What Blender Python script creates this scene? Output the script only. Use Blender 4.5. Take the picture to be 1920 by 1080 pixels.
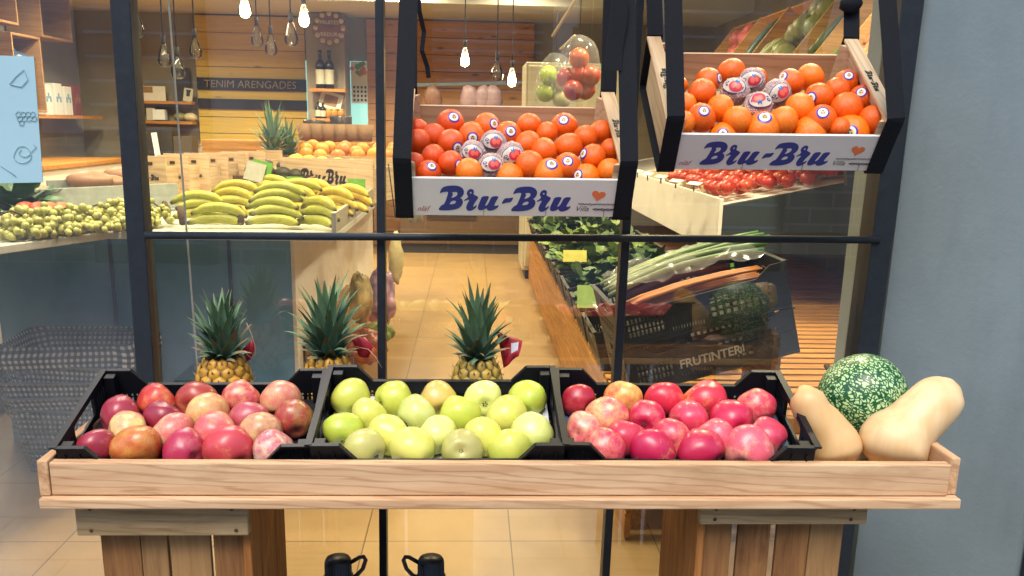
import bpy, math, random
from mathutils import Vector, Matrix, noise

for o in list(bpy.data.objects):
    bpy.data.objects.remove(o)
S = bpy.context.scene
COL = S.collection
R = math.radians
rnd = random.Random(11)

# ------------------------------------------------------------------ camera
F, PPX, PPY, EYE = 1670.0, 960.0, 640.0, 1.3
MR = Vector((0.9988504583835894, -0.04358558369410093, 0.01995140799386551))   # camera right in the world
MD = Vector((0.009057656221391371, -0.23710557529590903, -0.9714416632136852))  # camera down
MF = Vector((0.04707144198628556, 0.9705056635886473, -0.2364382293363135))     # camera forward
cd = bpy.data.cameras.new('camera')
cam = bpy.data.objects.new('camera', cd)
COL.objects.link(cam)
cam.matrix_world = Matrix(((MR.x, -MD.x, -MF.x, 0), (MR.y, -MD.y, -MF.y, 0), (MR.z, -MD.z, -MF.z, EYE), (0, 0, 0, 1)))
cd.sensor_width = 36
cd.lens = F / 1920 * 36
cd.shift_y = (PPY - 540) / 1920
cd.clip_start, cd.clip_end = 0.05, 300
S.camera = cam


def ray(px, py):
    return MR * ((px - PPX) / F) + MD * ((py - PPY) / F) + MF


def at(px, py, Y=None, Z=None, X=None):
    d = ray(px, py)
    t = Y / d.y if Y is not None else ((Z - EYE) / d.z if Z is not None else X / d.x)
    return Vector((0, 0, EYE)) + d * t


# ------------------------------------------------------------------ sky, sun, exposure
SUN_EL, SUN_AZ = R(58), R(195)      # azimuth measured clockwise from +y: behind the camera
w = bpy.data.worlds.new('World')
S.world = w
w.use_nodes = True
nt = w.node_tree
bg = nt.nodes['Background']
sky = nt.nodes.new('ShaderNodeTexSky')
sky.sky_type = 'NISHITA'
sky.sun_disc = False
sky.sun_elevation = SUN_EL
sky.sun_rotation = SUN_AZ
sky.air_density, sky.dust_density, sky.ozone_density = 1.0, 2.5, 1.0
nt.links.new(sky.outputs['Color'], bg.inputs['Color'])
bg.inputs['Strength'].default_value = 0.15
sd = bpy.data.lights.new('sun', 'SUN')
sd.energy = 1.15
sd.angle = R(28)
sd.color = (1.0, 0.92, 0.80)
sun = bpy.data.objects.new('sun', sd)
COL.objects.link(sun)
sdir = Vector((math.sin(SUN_AZ) * math.cos(SUN_EL), math.cos(SUN_AZ) * math.cos(SUN_EL), math.sin(SUN_EL)))
sun.rotation_euler = sdir.to_track_quat('Z', 'Y').to_euler()
sun.location = sdir * 20
S.view_settings.view_transform = 'Standard'
S.view_settings.look = 'None'
S.view_settings.gamma = 1
S.view_settings.exposure = 1.15
LAMP = 0.45
S.render.engine = 'CYCLES'
S.cycles.use_denoising = True
S.cycles.max_bounces = 8
S.cycles.transparent_max_bounces = 16
S.cycles.sample_clamp_indirect = 6
S.cycles.caustics_reflective = False
S.cycles.caustics_refractive = False

# ------------------------------------------------------------------ mesh helpers
class MB:
    def __init__(s):
        s.V, s.F, s.MI, s.SM, s.VC = [], [], [], [], []
        s.M = None

    def v(s, p, c=None):
        p = Vector(p)
        s.V.append(s.M @ p if s.M is not None else p)
        s.VC.append(c)
        return len(s.V) - 1

    def f(s, ids, mi=0, sm=False):
        s.F.append(tuple(ids)); s.MI.append(mi); s.SM.append(sm)

    def box(s, c, size, mi=0, rot=None):
        c = Vector(c); hx, hy, hz = size[0] / 2, size[1] / 2, size[2] / 2
        i = []
        for z in (-hz, hz):
            for x, y in ((-hx, -hy), (hx, -hy), (hx, hy), (-hx, hy)):
                p = Vector((x, y, z))
                if rot is not None: p = rot @ p
                i.append(s.v(c + p))
        for q in ((3, 2, 1, 0), (4, 5, 6, 7), (0, 1, 5, 4), (1, 2, 6, 5), (2, 3, 7, 6), (3, 0, 4, 7)):
            s.f([i[k] for k in q], mi)

    def bx(s, x0, x1, y0, y1, z0, z1, mi=0):
        s.box(((x0 + x1) / 2, (y0 + y1) / 2, (z0 + z1) / 2), (abs(x1 - x0), abs(y1 - y0), abs(z1 - z0)), mi)

    def bar(s, p, q, w, h, up=(0, 0, 1), mi=0):
        p, q = Vector(p), Vector(q)
        d = q - p; L = d.length; d.normalize()
        u = Vector(up); a = d.cross(u)
        if a.length < 1e-5: a = d.cross(Vector((0, 1, 0)))
        a.normalize(); u = a.cross(d)
        i = []
        for e in (p, q):
            for sx, sz in ((-1, -1), (1, -1), (1, 1), (-1, 1)):
                i.append(s.v(e + a * sx * w / 2 + u * sz * h / 2))
        for k in ((3, 2, 1, 0), (4, 5, 6, 7), (0, 1, 5, 4), (1, 2, 6, 5), (2, 3, 7, 6), (3, 0, 4, 7)):
            s.f([i[j] for j in k], mi)

    def tube(s, pts, r, n=8, mi=0, closed=False, caps=True, cols=None):
        pts = [Vector(p) for p in pts]
        N = len(pts)
        rs = r if isinstance(r, (list, tuple)) else [r] * N
        rings = []
        ref = None
        for k in range(N):
            a = pts[(k - 1) % N] if (closed or k > 0) else pts[k]
            b = pts[(k + 1) % N] if (closed or k < N - 1) else pts[k]
            d = (b - a)
            if d.length < 1e-9: d = Vector((0, 0, 1))
            d.normalize()
            if ref is None:
                ref = Vector((0, 0, 1)) if abs(d.z) < .9 else Vector((1, 0, 0))
            e = d.cross(ref)
            if e.length < 1e-4:
                ref = Vector((1, 0, 0)) if abs(d.x) < .8 else Vector((0, 1, 0)); e = d.cross(ref)
            e.normalize(); g = e.cross(d); ref = g
            rings.append([s.v(pts[k] + (e * math.cos(2 * math.pi * j / n) + g * math.sin(2 * math.pi * j / n)) * rs[k], cols[k] if cols else None) for j in range(n)])
        for k in range(N if closed else N - 1):
            A, B = rings[k], rings[(k + 1) % N]
            for j in range(n):
                s.f((A[j], A[(j + 1) % n], B[(j + 1) % n], B[j]), mi, True)
        if caps and not closed:
            s.f(rings[0][::-1], mi); s.f(rings[-1], mi)

    def lathe(s, prof, n=24, mi=0, sm=True, fn=None):
        rings = []
        for r, z in prof:
            if r < 1e-6:
                rings.append([s.v((0, 0, z))])
            else:
                ring = []
                for j in range(n):
                    a = 2 * math.pi * j / n
                    p = Vector((r * math.cos(a), r * math.sin(a), z))
                    if fn: p = fn(p, a)
                    ring.append(s.v(p))
                rings.append(ring)
        for A, B in zip(rings, rings[1:]):
            for j in range(n):
                k = (j + 1) % n
                if len(A) == 1 and len(B) == 1: continue
                if len(A) == 1: s.f((A[0], B[k], B[j]), mi, sm)
                elif len(B) == 1: s.f((A[j], A[k], B[0]), mi, sm)
                else: s.f((A[j], A[k], B[k], B[j]), mi, sm)

    def sphere(s, c, r, nu=16, nv=10, fn=None, mi=0, sc=(1, 1, 1)):
        c = Vector(c); rings = []
        for i in range(nv + 1):
            t = math.pi * i / nv
            ring = []
            for j in range(nu if 0 < i < nv else 1):
                a = 2 * math.pi * j / nu
                d = Vector((math.sin(t) * math.cos(a), math.sin(t) * math.sin(a), math.cos(t)))
                k = fn(d) if fn else 1.0
                ring.append(s.v(c + Vector((d.x * sc[0], d.y * sc[1], d.z * sc[2])) * r * k))
            rings.append(ring)
        for A, B in zip(rings, rings[1:]):
            for j in range(nu):
                k = (j + 1) % nu
                if len(A) == 1: s.f((A[0], B[j], B[k]), mi, True)
                elif len(B) == 1: s.f((A[j], B[0], A[k]), mi, True)
                else: s.f((A[j], B[j], B[k], A[k]), mi, True)

    def prism(s, poly, a, b, fn, mi=0):
        """poly in 2-D, extruded between a and b; fn(u, v, w) -> point"""
        A = [s.v(fn(u, v, a)) for u, v in poly]
        B = [s.v(fn(u, v, b)) for u, v in poly]
        n = len(poly)
        s.f(A[::-1], mi); s.f(B, mi)
        for j in range(n):
            s.f((A[j], A[(j + 1) % n], B[(j + 1) % n], B[j]), mi)

    def mesh(s, data, M=None, mi=0):
        off = len(s.V)
        for v in data.vertices:
            s.v(M @ v.co if M is not None else v.co)
        for p in data.polygons:
            s.f([off + k for k in p.vertices], mi, False)

    def data(s, name, mats):
        me = bpy.data.meshes.new(name)
        me.from_pydata([tuple(v) for v in s.V], [], s.F)
        for m in (mats if isinstance(mats, (list, tuple)) else [mats]):
            me.materials.append(m)
        me.polygons.foreach_set('material_index', s.MI)
        me.polygons.foreach_set('use_smooth', s.SM)
        if any(c is not None for c in s.VC):
            at_ = me.color_attributes.new('col', 'FLOAT_COLOR', 'POINT')
            for k, c in enumerate(s.VC):
                c = c or (1, 1, 1)
                at_.data[k].color = (c[0], c[1], c[2], 1)
        me.update()
        import bmesh
        bm = bmesh.new(); bm.from_mesh(me)
        bmesh.ops.recalc_face_normals(bm, faces=bm.faces)
        bm.to_mesh(me); bm.free()
        return me

    def build(s, name, mats, parent=None, bevel=0, M=None):
        return obj(name, s.data(name, mats), parent, bevel, M)


def obj(name, me, parent=None, bevel=0, M=None):
    o = bpy.data.objects.new(name, me)
    COL.objects.link(o)
    if parent is not None: o.parent = parent
    if M is not None: o.matrix_basis = M
    if bevel:
        b = o.modifiers.new('bevel', 'BEVEL')
        b.width, b.segments, b.limit_method, b.angle_limit = bevel, 2, 'ANGLE', R(40)
    return o


def tag(o, label=None, cat=None, group=None, kind=None):
    if label: o['label'] = label
    if cat: o['category'] = cat
    if group: o['group'] = group
    if kind: o['kind'] = kind
    return o


def thing(name, label, cat, M=None, group=None):
    o = bpy.data.objects.new(name, None)
    COL.objects.link(o)
    o.empty_display_size = .05
    if M is not None: o.matrix_basis = M if isinstance(M, Matrix) else Matrix.Translation(M)
    return tag(o, label, cat, group)


def curve_mesh(splines, thick=0.0, name='shape'):
    """2-D closed outlines (even-odd holes) to a mesh in the xy plane, extruded by thick"""
    cu = bpy.data.curves.new(name, 'CURVE')
    cu.dimensions = '2D'
    cu.fill_mode = 'BOTH' if thick else 'FRONT'
    cu.extrude = thick / 2
    for pts in splines:
        sp = cu.splines.new('POLY')
        sp.points.add(len(pts) - 1)
        for k, (x, y) in enumerate(pts): sp.points[k].co = (x, y, 0, 1)
        sp.use_cyclic_u = True
    return _curve_to_mesh(cu)


def _curve_to_mesh(cu):
    o = bpy.data.objects.new('tmp', cu)
    COL.objects.link(o)
    bpy.context.view_layer.update()
    me = bpy.data.meshes.new_from_object(o.evaluated_get(bpy.context.evaluated_depsgraph_get()))
    bpy.data.objects.remove(o)
    bpy.data.curves.remove(cu)
    return me


def text_mesh(s, size, align='CENTER', shear=0.0, bold=0.0):
    cu = bpy.data.curves.new('txt', 'FONT')
    cu.body, cu.size, cu.align_x, cu.shear, cu.offset = s, size, align, shear, bold
    cu.resolution_u = 3
    return _curve_to_mesh(cu)


def smooth_closed(pts, it=2):
    for _ in range(it):
        out = []
        n = len(pts)
        for i in range(n):
            a, b = pts[i], pts[(i + 1) % n]
            out.append((a[0] * .78 + b[0] * .22, a[1] * .78 + b[1] * .22))
            out.append((a[0] * .22 + b[0] * .78, a[1] * .22 + b[1] * .78))
        pts = out
    return pts


def xform(loc=(0, 0, 0), rot=(0, 0, 0), sc=1.0):
    from mathutils import Euler
    return Matrix.Translation(loc) @ Euler(rot).to_matrix().to_4x4() @ Matrix.Scale(sc, 4)


# ------------------------------------------------------------------ materials
def C(h):
    h = h.lstrip('#')
    out = []
    for k in (0, 2, 4):
        c = int(h[k:k + 2], 16) / 255
        out.append(c / 12.92 if c <= .04045 else ((c + .055) / 1.055) ** 2.4)
    return (out[0], out[1], out[2], 1)


class NT:
    def __init__(s, name):
        s.m = bpy.data.materials.new(name)
        s.m.use_nodes = True
        s.t = s.m.node_tree
        s.b = s.t.nodes['Principled BSDF']

    def n(s, typ, **kw):
        nd = s.t.nodes.new('ShaderNode' + typ)
        for k, v in kw.items():
            if k.startswith('i_'): nd.inputs[k[2:].replace('_', ' ')].default_value = v
            else: setattr(nd, k, v)
        return nd

    def l(s, a, b): s.t.links.new(a, b)

    def p(s, **kw):
        for k, v in kw.items():
            s.b.inputs[k.replace('_', ' ')].default_value = v
        return s

    def coords(s, scale=(1, 1, 1), kind='Object', rand=True):
        tc = s.n('TexCoord')
        mp = s.n('Mapping')
        mp.inputs['Scale'].default_value = scale
        s.l(tc.outputs[kind], mp.inputs['Vector'])
        if rand:
            oi = s.n('ObjectInfo')
            mu = s.n('Math', operation='MULTIPLY'); mu.inputs[1].default_value = 37.0
            s.l(oi.outputs['Random'], mu.inputs[0])
            s.l(mu.outputs[0], mp.inputs['Location'])
        return mp.outputs['Vector']

    def noise(s, vec, scale, detail=4, rough=.55, dist=0):
        nd = s.n('TexNoise')
        nd.inputs['Scale'].default_value, nd.inputs['Detail'].default_value = scale, detail
        nd.inputs['Roughness'].default_value, nd.inputs['Distortion'].default_value = rough, dist
        s.l(vec, nd.inputs['Vector'])
        return nd.outputs['Fac']

    def ramp(s, fac, stops):
        r = s.n('ValToRGB')
        e = r.color_ramp.elements
        while len(e) < len(stops): e.new(.5)
        for k, (p, c) in enumerate(stops):
            e[k].position = p
            e[k].color = c if len(c) == 4 else (*c, 1)
        s.l(fac, r.inputs['Fac'])
        return r.outputs['Color']

    def mix(s, fac, a, b, mode='MIX'):
        m = s.n('Mix', data_type='RGBA', blend_type=mode)
        for i, x in ((0, fac), (6, a), (7, b)):
            if hasattr(x, 'is_linked') or hasattr(x, 'links'): s.l(x, m.inputs[i])
            else: m.inputs[i].default_value = x
        return m.outputs[2]

    def bump(s, h, strength=.3, dist=.002):
        b = s.n('Bump')
        b.inputs['Strength'].default_value, b.inputs['Distance'].default_value = strength, dist
        s.l(h, b.inputs['Height'])
        s.l(b.outputs['Normal'], s.b.inputs['Normal'])


def plain(name, col, rough=.6, metal=0.0, var=.12, scale=30, bump=0.0, spec=.5):
    t = NT(name)
    v = t.coords()
    f = t.noise(v, scale, 5)
    c0 = tuple(x * (1 - var) for x in col[:3]) + (1,)
    c1 = tuple(min(1, x * (1 + var)) for x in col[:3]) + (1,)
    t.l(t.ramp(f, [(.3, c0), (.7, c1)]), t.b.inputs['Base Color'])
    t.p(Roughness=rough, Metallic=metal, Specular_IOR_Level=spec)
    if bump: t.bump(f, bump, .002)
    return t.m


def wood(name, c1, c2, axis='X', k=1.0, rough=.65, stain=None, bump=.25, knots=False, grain=.45):
    t = NT(name)
    sc = {'X': (1.2, 16, 16), 'Y': (16, 1.2, 16), 'Z': (16, 16, 1.2)}[axis]
    v = t.coords(tuple(x * k for x in sc))
    f = t.noise(v, 3.2, 8, .62, .6)
    v2 = t.coords(tuple(x * k for x in {'X': (.7, 9, 11), 'Y': (9, .7, 11), 'Z': (11, 9, .7)}[axis]))
    wv = t.n('TexWave', wave_type='BANDS', bands_direction='DIAGONAL')
    wv.inputs['Scale'].default_value, wv.inputs['Distortion'].default_value = 4.2, 9.0
    wv.inputs['Detail'].default_value, wv.inputs['Detail Scale'].default_value = 3, 1.2
    t.l(v2, wv.inputs['Vector'])
    base = t.ramp(f, [(.3, c2), (.62, c1)])
    g = t.ramp(wv.outputs['Fac'], [(.0, (.62, .52, .44, 1)), (.10, (.80, .74, .68, 1)), (.32, (1, 1, 1, 1))])
    col = t.mix(grain, base, g, 'MULTIPLY')
    if stain:
        v3 = t.coords(tuple(x * k for x in {'X': (2, 6, 6), 'Y': (6, 2, 6), 'Z': (6, 6, 2)}[axis]))
        st = t.ramp(t.noise(v3, 1.6, 5, .6), [(.56, (0, 0, 0, 1)), (.72, (1, 1, 1, 1))])
        col = t.mix(st, col, stain)
    if knots:
        vo = t.n('TexVoronoi', feature='F1')
        vo.inputs['Scale'].default_value = 1.0
        t.l(t.coords({'X': (3, 9, 9), 'Y': (9, 3, 9), 'Z': (9, 9, 3)}[axis]), vo.inputs['Vector'])
        kn = t.ramp(vo.outputs['Distance'], [(.06, (1, 1, 1, 1)), (.16, (0, 0, 0, 1))])
        col = t.mix(kn, col, tuple(x * .45 for x in c2[:3]) + (1,))
    t.l(col, t.b.inputs['Base Color'])
    t.p(Roughness=rough, Specular_IOR_Level=.3)
    t.bump(f, bump, .0015)
    return t.m


MAT = {}
MAT['fir'] = wood('fir_board', C('d2b08a'), C('bb936c'), 'X', grain=.62, stain=C('ae8a64'))
MAT['fir_y'] = wood('fir_board_side', C('d2ac84'), C('ac8058'), 'Y')
MAT['weathered'] = wood('weathered_board', C('b39a72'), C('8d744f'), 'X', rough=.8, stain=C('6a5a48'))
MAT['brown_z'] = wood('brown_slat', C('94693e'), C('704a2a'), 'Z', rough=.8, stain=C('4e3220'), grain=.25)
MAT['brown_pale'] = wood('pale_slat', C('a27c50'), C('80603a'), 'Z', rough=.8, grain=.2)
MAT['orange_z'] = wood('orange_post', C('a86f38'), C('7c4a20'), 'Z', rough=.7)
MAT['ply'] = wood('box_plywood', C('d8bf9c'), C('c2a27e'), 'X', .6, rough=.7, bump=.12)
MAT['ply_y'] = wood('box_plywood_end', C('d8c19c'), C('bf9f78'), 'Y', .6, rough=.7, bump=.12)
MAT['print_white'] = plain('printed_board', C('dcd8d0'), .55, var=.04, scale=12)
MAT['yellow_wood'] = wood('yellow_planks', C('ccb04e'), C('bc9e3e'), 'X', .5, rough=.5, knots=True, grain=.12)
MAT['red_wood'] = wood('reddish_planks', C('b88a5a'), C('a87a4c'), 'X', .5, rough=.55, knots=True, grain=.15)
MAT['bench_wood'] = wood('bench_wood', C('b98442'), C('8c5c28'), 'Y', .6, rough=.5)
MAT['bench_slat'] = wood('bench_slat', C('c08c46'), C('94622c'), 'X', .6, rough=.5)
MAT['shelf_wood'] = wood('shelf_wood', C('c08a44'), C('94602a'), 'X', .7, rough=.5)
MAT['steel'] = plain('painted_steel', C('20262d'), .45, .0, .2, 60, .08, .4)
MAT['strap'] = plain('black_webbing', C('0e1219'), .8, 0, .25, 400, .3, .25)
MAT['plastic'] = plain('black_plastic', C('0b0e15'), .5, 0, .15, 90, .06, .28)
MAT['plastic_in'] = plain('black_crate', C('121312'), .5, 0, .2, 60, .05)
MAT['navy'] = plain('navy_ink', C('26317e'), .5, var=.06)
MAT['black_ink'] = plain('black_ink', C('1c1a1e'), .6, var=.1)
MAT['red_ink'] = plain('red_ink', C('b04040'), .6, var=.1)
MAT['heart'] = plain('orange_ink', C('dd7340'), .6, var=.1)
MAT['white'] = plain('white_paint', C('d6d4cc'), .5, var=.04)
MAT['cream'] = plain('cream_laminate', C('e4dfd6'), .45, var=.05, scale=6)
MAT['grey_wall'] = plain('grey_wall_paint', C('857f72'), .8, var=.08, scale=4)
MAT['pale_wall'] = plain('pale_ceiling', C('b9b6ae'), .8, var=.05, scale=4)
MAT['slate'] = plain('slate_reflected_blue', C('5f94ba'), .5, var=.12, scale=7)  # blue of the street's reflection is mixed into this slate colour
MAT['paper'] = plain('white_paper', C('d8dde2'), .7, var=.03)
MAT['card_green'] = plain('green_card', C('5f9a2c'), .6, var=.05)
MAT['card_grey'] = plain('grey_card', C('b4b2a2'), .6, var=.08, scale=80)
MAT['bottle'] = plain('dark_bottle', C('1c1410'), .15, var=.1)
MAT['stem'] = plain('brown_stem', C('4a3826'), .8, var=.3, scale=200)
MAT['cord'] = plain('black_cord', C('18161a'), .7)
MAT['iron'] = plain('grey_wire', C('75807e'), .4, .7, .15)
MAT['jar'] = plain('amber_jar', C('a8782c'), .2, var=.2, scale=60)
MAT['kraft'] = plain('kraft_card', C('8c6c46'), .7, var=.15, scale=20)
MAT['cyan'] = plain('cyan_wall', C('8cc4c0'), .7, var=.05)


def glassy(name, refl=1.0, tint=(1, 1, 1, 1), rough=0.0, base=0.0):
    """thin pane: transparent with a mirror film that grows towards grazing"""
    t = NT(name)
    t.t.nodes.remove(t.b)
    tr = t.n('BsdfTransparent'); tr.inputs['Color'].default_value = tint
    gl = t.n('BsdfGlossy'); gl.inputs['Roughness'].default_value = rough
    fr = t.n('Fresnel'); fr.inputs['IOR'].default_value = 1.5
    mu = t.n('Math', operation='MULTIPLY_ADD'); mu.inputs[1].default_value = refl; mu.inputs[2].default_value = base
    mu.use_clamp = True
    mx = t.n('MixShader')
    t.l(fr.outputs[0], mu.inputs[0]); t.l(mu.outputs[0], mx.inputs[0])
    t.l(tr.outputs[0], mx.inputs[1]); t.l(gl.outputs[0], mx.inputs[2])
    t.l(mx.outputs[0], t.t.nodes['Material Output'].inputs['Surface'])
    return t.m


def pane():
    m_ = glassy('window_glass', 2.4, (.95, .97, .97, 1), 0.0, .085)
    t = m_.node_tree; out = t.nodes['Material Output']; src = out.inputs['Surface'].links[0].from_socket
    df = t.nodes.new('ShaderNodeBsdfDiffuse'); df.inputs['Color'].default_value = (.75, .78, .80, 1)
    tc = t.nodes.new('ShaderNodeTexCoord'); mp = t.nodes.new('ShaderNodeMapping'); mp.inputs['Scale'].default_value = (2.2, 2.2, .8)
    nz = t.nodes.new('ShaderNodeTexNoise'); nz.inputs['Scale'].default_value = 3.0; nz.inputs['Detail'].default_value = 7; nz.inputs['Roughness'].default_value = .65
    mr = t.nodes.new('ShaderNodeMapRange'); mr.inputs[1].default_value, mr.inputs[2].default_value, mr.inputs[3].default_value, mr.inputs[4].default_value = .38, .78, .006, .05
    mx = t.nodes.new('ShaderNodeMixShader')
    for a, b in ((tc.outputs['Object'], mp.inputs[0]), (mp.outputs[0], nz.inputs['Vector']), (nz.outputs['Fac'], mr.inputs[0]), (mr.outputs[0], mx.inputs[0]), (src, mx.inputs[1]), (df.outputs[0], mx.inputs[2]), (mx.outputs[0], out.inputs['Surface'])):
        t.links.new(a, b)
    return m_


MAT['glass'] = pane()
def filmy(name, haze, gloss, rough):
    t = NT(name); t.t.nodes.remove(t.b)
    tr = t.n('BsdfTransparent'); tr.inputs['Color'].default_value = (.95, .96, .96, 1)
    df = t.n('BsdfTranslucent'); df.inputs['Color'].default_value = (.8, .82, .84, 1)
    d2 = t.n('BsdfDiffuse'); d2.inputs['Color'].default_value = (.8, .82, .84, 1)
    gl = t.n('BsdfGlossy'); gl.inputs['Roughness'].default_value = rough
    a, b, c = t.n('MixShader'), t.n('MixShader'), t.n('MixShader')
    a.inputs[0].default_value = .5; t.l(df.outputs[0], a.inputs[1]); t.l(d2.outputs[0], a.inputs[2])
    nz = t.noise(t.coords(), 22, 5, .6)
    mu = t.n('Math', operation='MULTIPLY'); mu.inputs[1].default_value = haze * 2; t.l(nz, mu.inputs[0])
    t.l(mu.outputs[0], b.inputs[0]); t.l(tr.outputs[0], b.inputs[1]); t.l(a.outputs[0], b.inputs[2])
    c.inputs[0].default_value = gloss; t.l(b.outputs[0], c.inputs[1]); t.l(gl.outputs[0], c.inputs[2])
    t.l(c.outputs[0], t.t.nodes['Material Output'].inputs['Surface'])
    return t.m


MAT['film'] = filmy('cloudy_film', .13, .06, .16)
MAT['bag_film'] = filmy('clear_bag_film', .10, .035, .15)
MAT['bulb_glass'] = glassy('bulb_glass', 1.0, (.97, .94, .88, 1), .02, .02)


def glow(name, col, strength):
    t = NT(name)
    t.p(Base_Color=col, Emission_Color=col, Emission_Strength=strength)
    return t.m


MAT['lit'] = glow('lit_filament', (1.0, .72, .36, 1), 22.0)


def skin(name, kind):
    t = NT(name)
    tc = t.n('TexCoord')
    v = t.coords()
    oi = t.n('ObjectInfo')
    at2 = t.n('Attribute', attribute_type='OBJECT', attribute_name='blush')
    if kind == 'apple':
        amt = t.n('Attribute', attribute_type='OBJECT', attribute_name='blush_amount')
        f = t.noise(v, 2.6, 2, .5)
        sv = t.coords((9, 9, 1.1))
        st = t.noise(sv, 2.6, 2.2, .6)
        ad = t.n('Math', operation='MULTIPLY_ADD'); ad.inputs[1].default_value = .62
        t.l(st, ad.inputs[0]); t.l(f, ad.inputs[2])
        a2 = t.n('Math', operation='ADD')
        sx = t.n('SeparateXYZ'); t.l(tc.outputs['Object'], sx.inputs[0])
        side = t.n('Math', operation='MULTIPLY_ADD'); side.inputs[1].default_value = .20
        t.l(sx.outputs['X'], side.inputs[0]); t.l(ad.outputs[0], side.inputs[2])
        t.l(side.outputs[0], a2.inputs[0]); t.l(amt.outputs['Fac'], a2.inputs[1])
        fac = t.ramp(a2.outputs[0], [(.46, (0, 0, 0, 1)), (1.0, (1, 1, 1, 1))])
        col = t.mix(fac, oi.outputs['Color'], at2.outputs['Color'])
        vo = t.n('TexVoronoi', feature='F1'); vo.inputs['Scale'].default_value = 21
        t.l(v, vo.inputs['Vector'])
        dots = t.ramp(vo.outputs['Distance'], [(.06, (.28, .28, .28, 1)), (.12, (0, 0, 0, 1))])
        col = t.mix(dots, col, C('e0cfa0'))
        ru = t.ramp(t.noise(v, 7, 4, .6), [(.66, (0, 0, 0, 1)), (.80, (.4, .4, .4, 1))])
        col = t.mix(ru, col, C('8a7448'))
        br = t.ramp(t.noise(v, 38, 3, .5), [(.66, (0, 0, 0, 1)), (.74, (.35, .35, .35, 1))])
        col = t.mix(br, col, C('6a4a2c'))
        t.l(col, t.b.inputs['Base Color'])
        t.p(Roughness=.33, Specular_IOR_Level=.5, Subsurface_Weight=.06, Subsurface_Scale=.01, Coat_Weight=.12, Coat_Roughness=.2)
        t.bump(f, .08, .002)
    else:
        f = t.noise(v, 9, 3, .5)
        col = t.mix(t.ramp(f, [(.35, (0, 0, 0, 1)), (.7, (1, 1, 1, 1))]), oi.outputs['Color'], at2.outputs['Color'])
        vo = t.n('TexVoronoi', feature='SMOOTH_F1'); vo.inputs['Scale'].default_value = 420
        t.l(v, vo.inputs['Vector'])
        t.l(col, t.b.inputs['Base Color'])
        t.p(Roughness=.33, Specular_IOR_Level=.5, Subsurface_Weight=.03, Subsurface_Scale=.01)
        t.bump(vo.outputs['Distance'], .28, .0012)
    return t.m


MAT['apple'] = skin('apple_skin', 'apple')
MAT['orange'] = skin('orange_skin', 'orange')


def vcol(name, rough=.5, spec=.4, bump=0.0, sub=0.0):
    t = NT(name)
    a = t.n('Attribute', attribute_type='GEOMETRY', attribute_name='col')
    v = t.coords()
    f = t.noise(v, 60, 4)
    col = t.mix(t.ramp(f, [(.3, (.75, .75, .75, 1)), (.7, (1.15, 1.15, 1.15, 1))]), a.outputs['Color'], a.outputs['Color'])
    m = t.n('Mix', data_type='RGBA', blend_type='MULTIPLY')
    m.inputs[0].default_value = 1
    t.l(a.outputs['Color'], m.inputs[6]); t.l(t.ramp(f, [(.3, (.78, .78, .78, 1)), (.7, (1, 1, 1, 1))]), m.inputs[7])
    t.l(m.outputs[2], t.b.inputs['Base Color'])
    t.p(Roughness=rough, Specular_IOR_Level=spec, Subsurface_Weight=sub, Subsurface_Scale=.01)
    if bump: t.bump(f, bump, .001)
    return t.m


MAT['vcol'] = vcol('pineapple_skin', .45, .4, .2)
MAT['leaf'] = vcol('crown_leaf', .42, .4)
MAT['veg'] = vcol('vegetable_skin', .45, .4, .15)

# ------------------------------------------------------------------ the setting
def struct(name, mb, mats, bevel=0):
    o = mb.build(name, mats, bevel=bevel)
    o['kind'] = 'structure'
    return o


def paving(name, c1, c2, mortar, sx, sy, gap=.02, rough=.6, off=0.0, rot=(0, 0, 0), loc=(0, 0, 0), bump=.3):
    t = NT(name)
    tc = t.n('TexCoord'); mp = t.n('Mapping')
    mp.inputs['Rotation'].default_value = rot
    mp.inputs['Location'].default_value = loc
    t.l(tc.outputs['Object'], mp.inputs['Vector'])
    b = t.n('TexBrick')
    b.offset = off
    b.inputs['Scale'].default_value = 1
    b.inputs['Brick Width'].default_value, b.inputs['Row Height'].default_value = sx, sy
    b.inputs['Mortar Size'].default_value = gap
    b.inputs['Color1'].default_value, b.inputs['Color2'].default_value, b.inputs['Mortar'].default_value = c1, c2, mortar
    t.l(mp.outputs[0], b.inputs['Vector'])
    n = t.noise(t.coords((1, 1, 1), rand=False), 5, 6, .6)
    col = t.mix(.8, b.outputs['Color'], t.ramp(n, [(.3, (.80, .78, .74, 1)), (.7, (1, 1, 1, 1))]), 'MULTIPLY')
    t.l(col, t.b.inputs['Base Color'])
    t.p(Roughness=rough)
    inv = t.n('Math', operation='SUBTRACT'); inv.inputs[0].default_value = 1
    t.l(b.outputs['Fac'], inv.inputs[1])
    t.bump(inv.outputs[0], bump, .002)
    return t.m


MAT['tiles'] = paving('floor_tiles', C('a3855a'), C('9b7e54'), C('5f4c32'), .465, .465, .0022, .42, 0, (0, 0, 0), (.329, -2.617 + .465 * 6, 0), .15)
MAT['street'] = paving('street_paving', C('868c94'), C('80868e'), C('6e7378'), .6, .3, .006, .8, .5)
MAT['brick'] = paving('facade_brick', C('9c9a98'), C('8a8884'), C('b8b6b0'), .42, .15, .012, .85, .5, (R(90), 0, 0))

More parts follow.
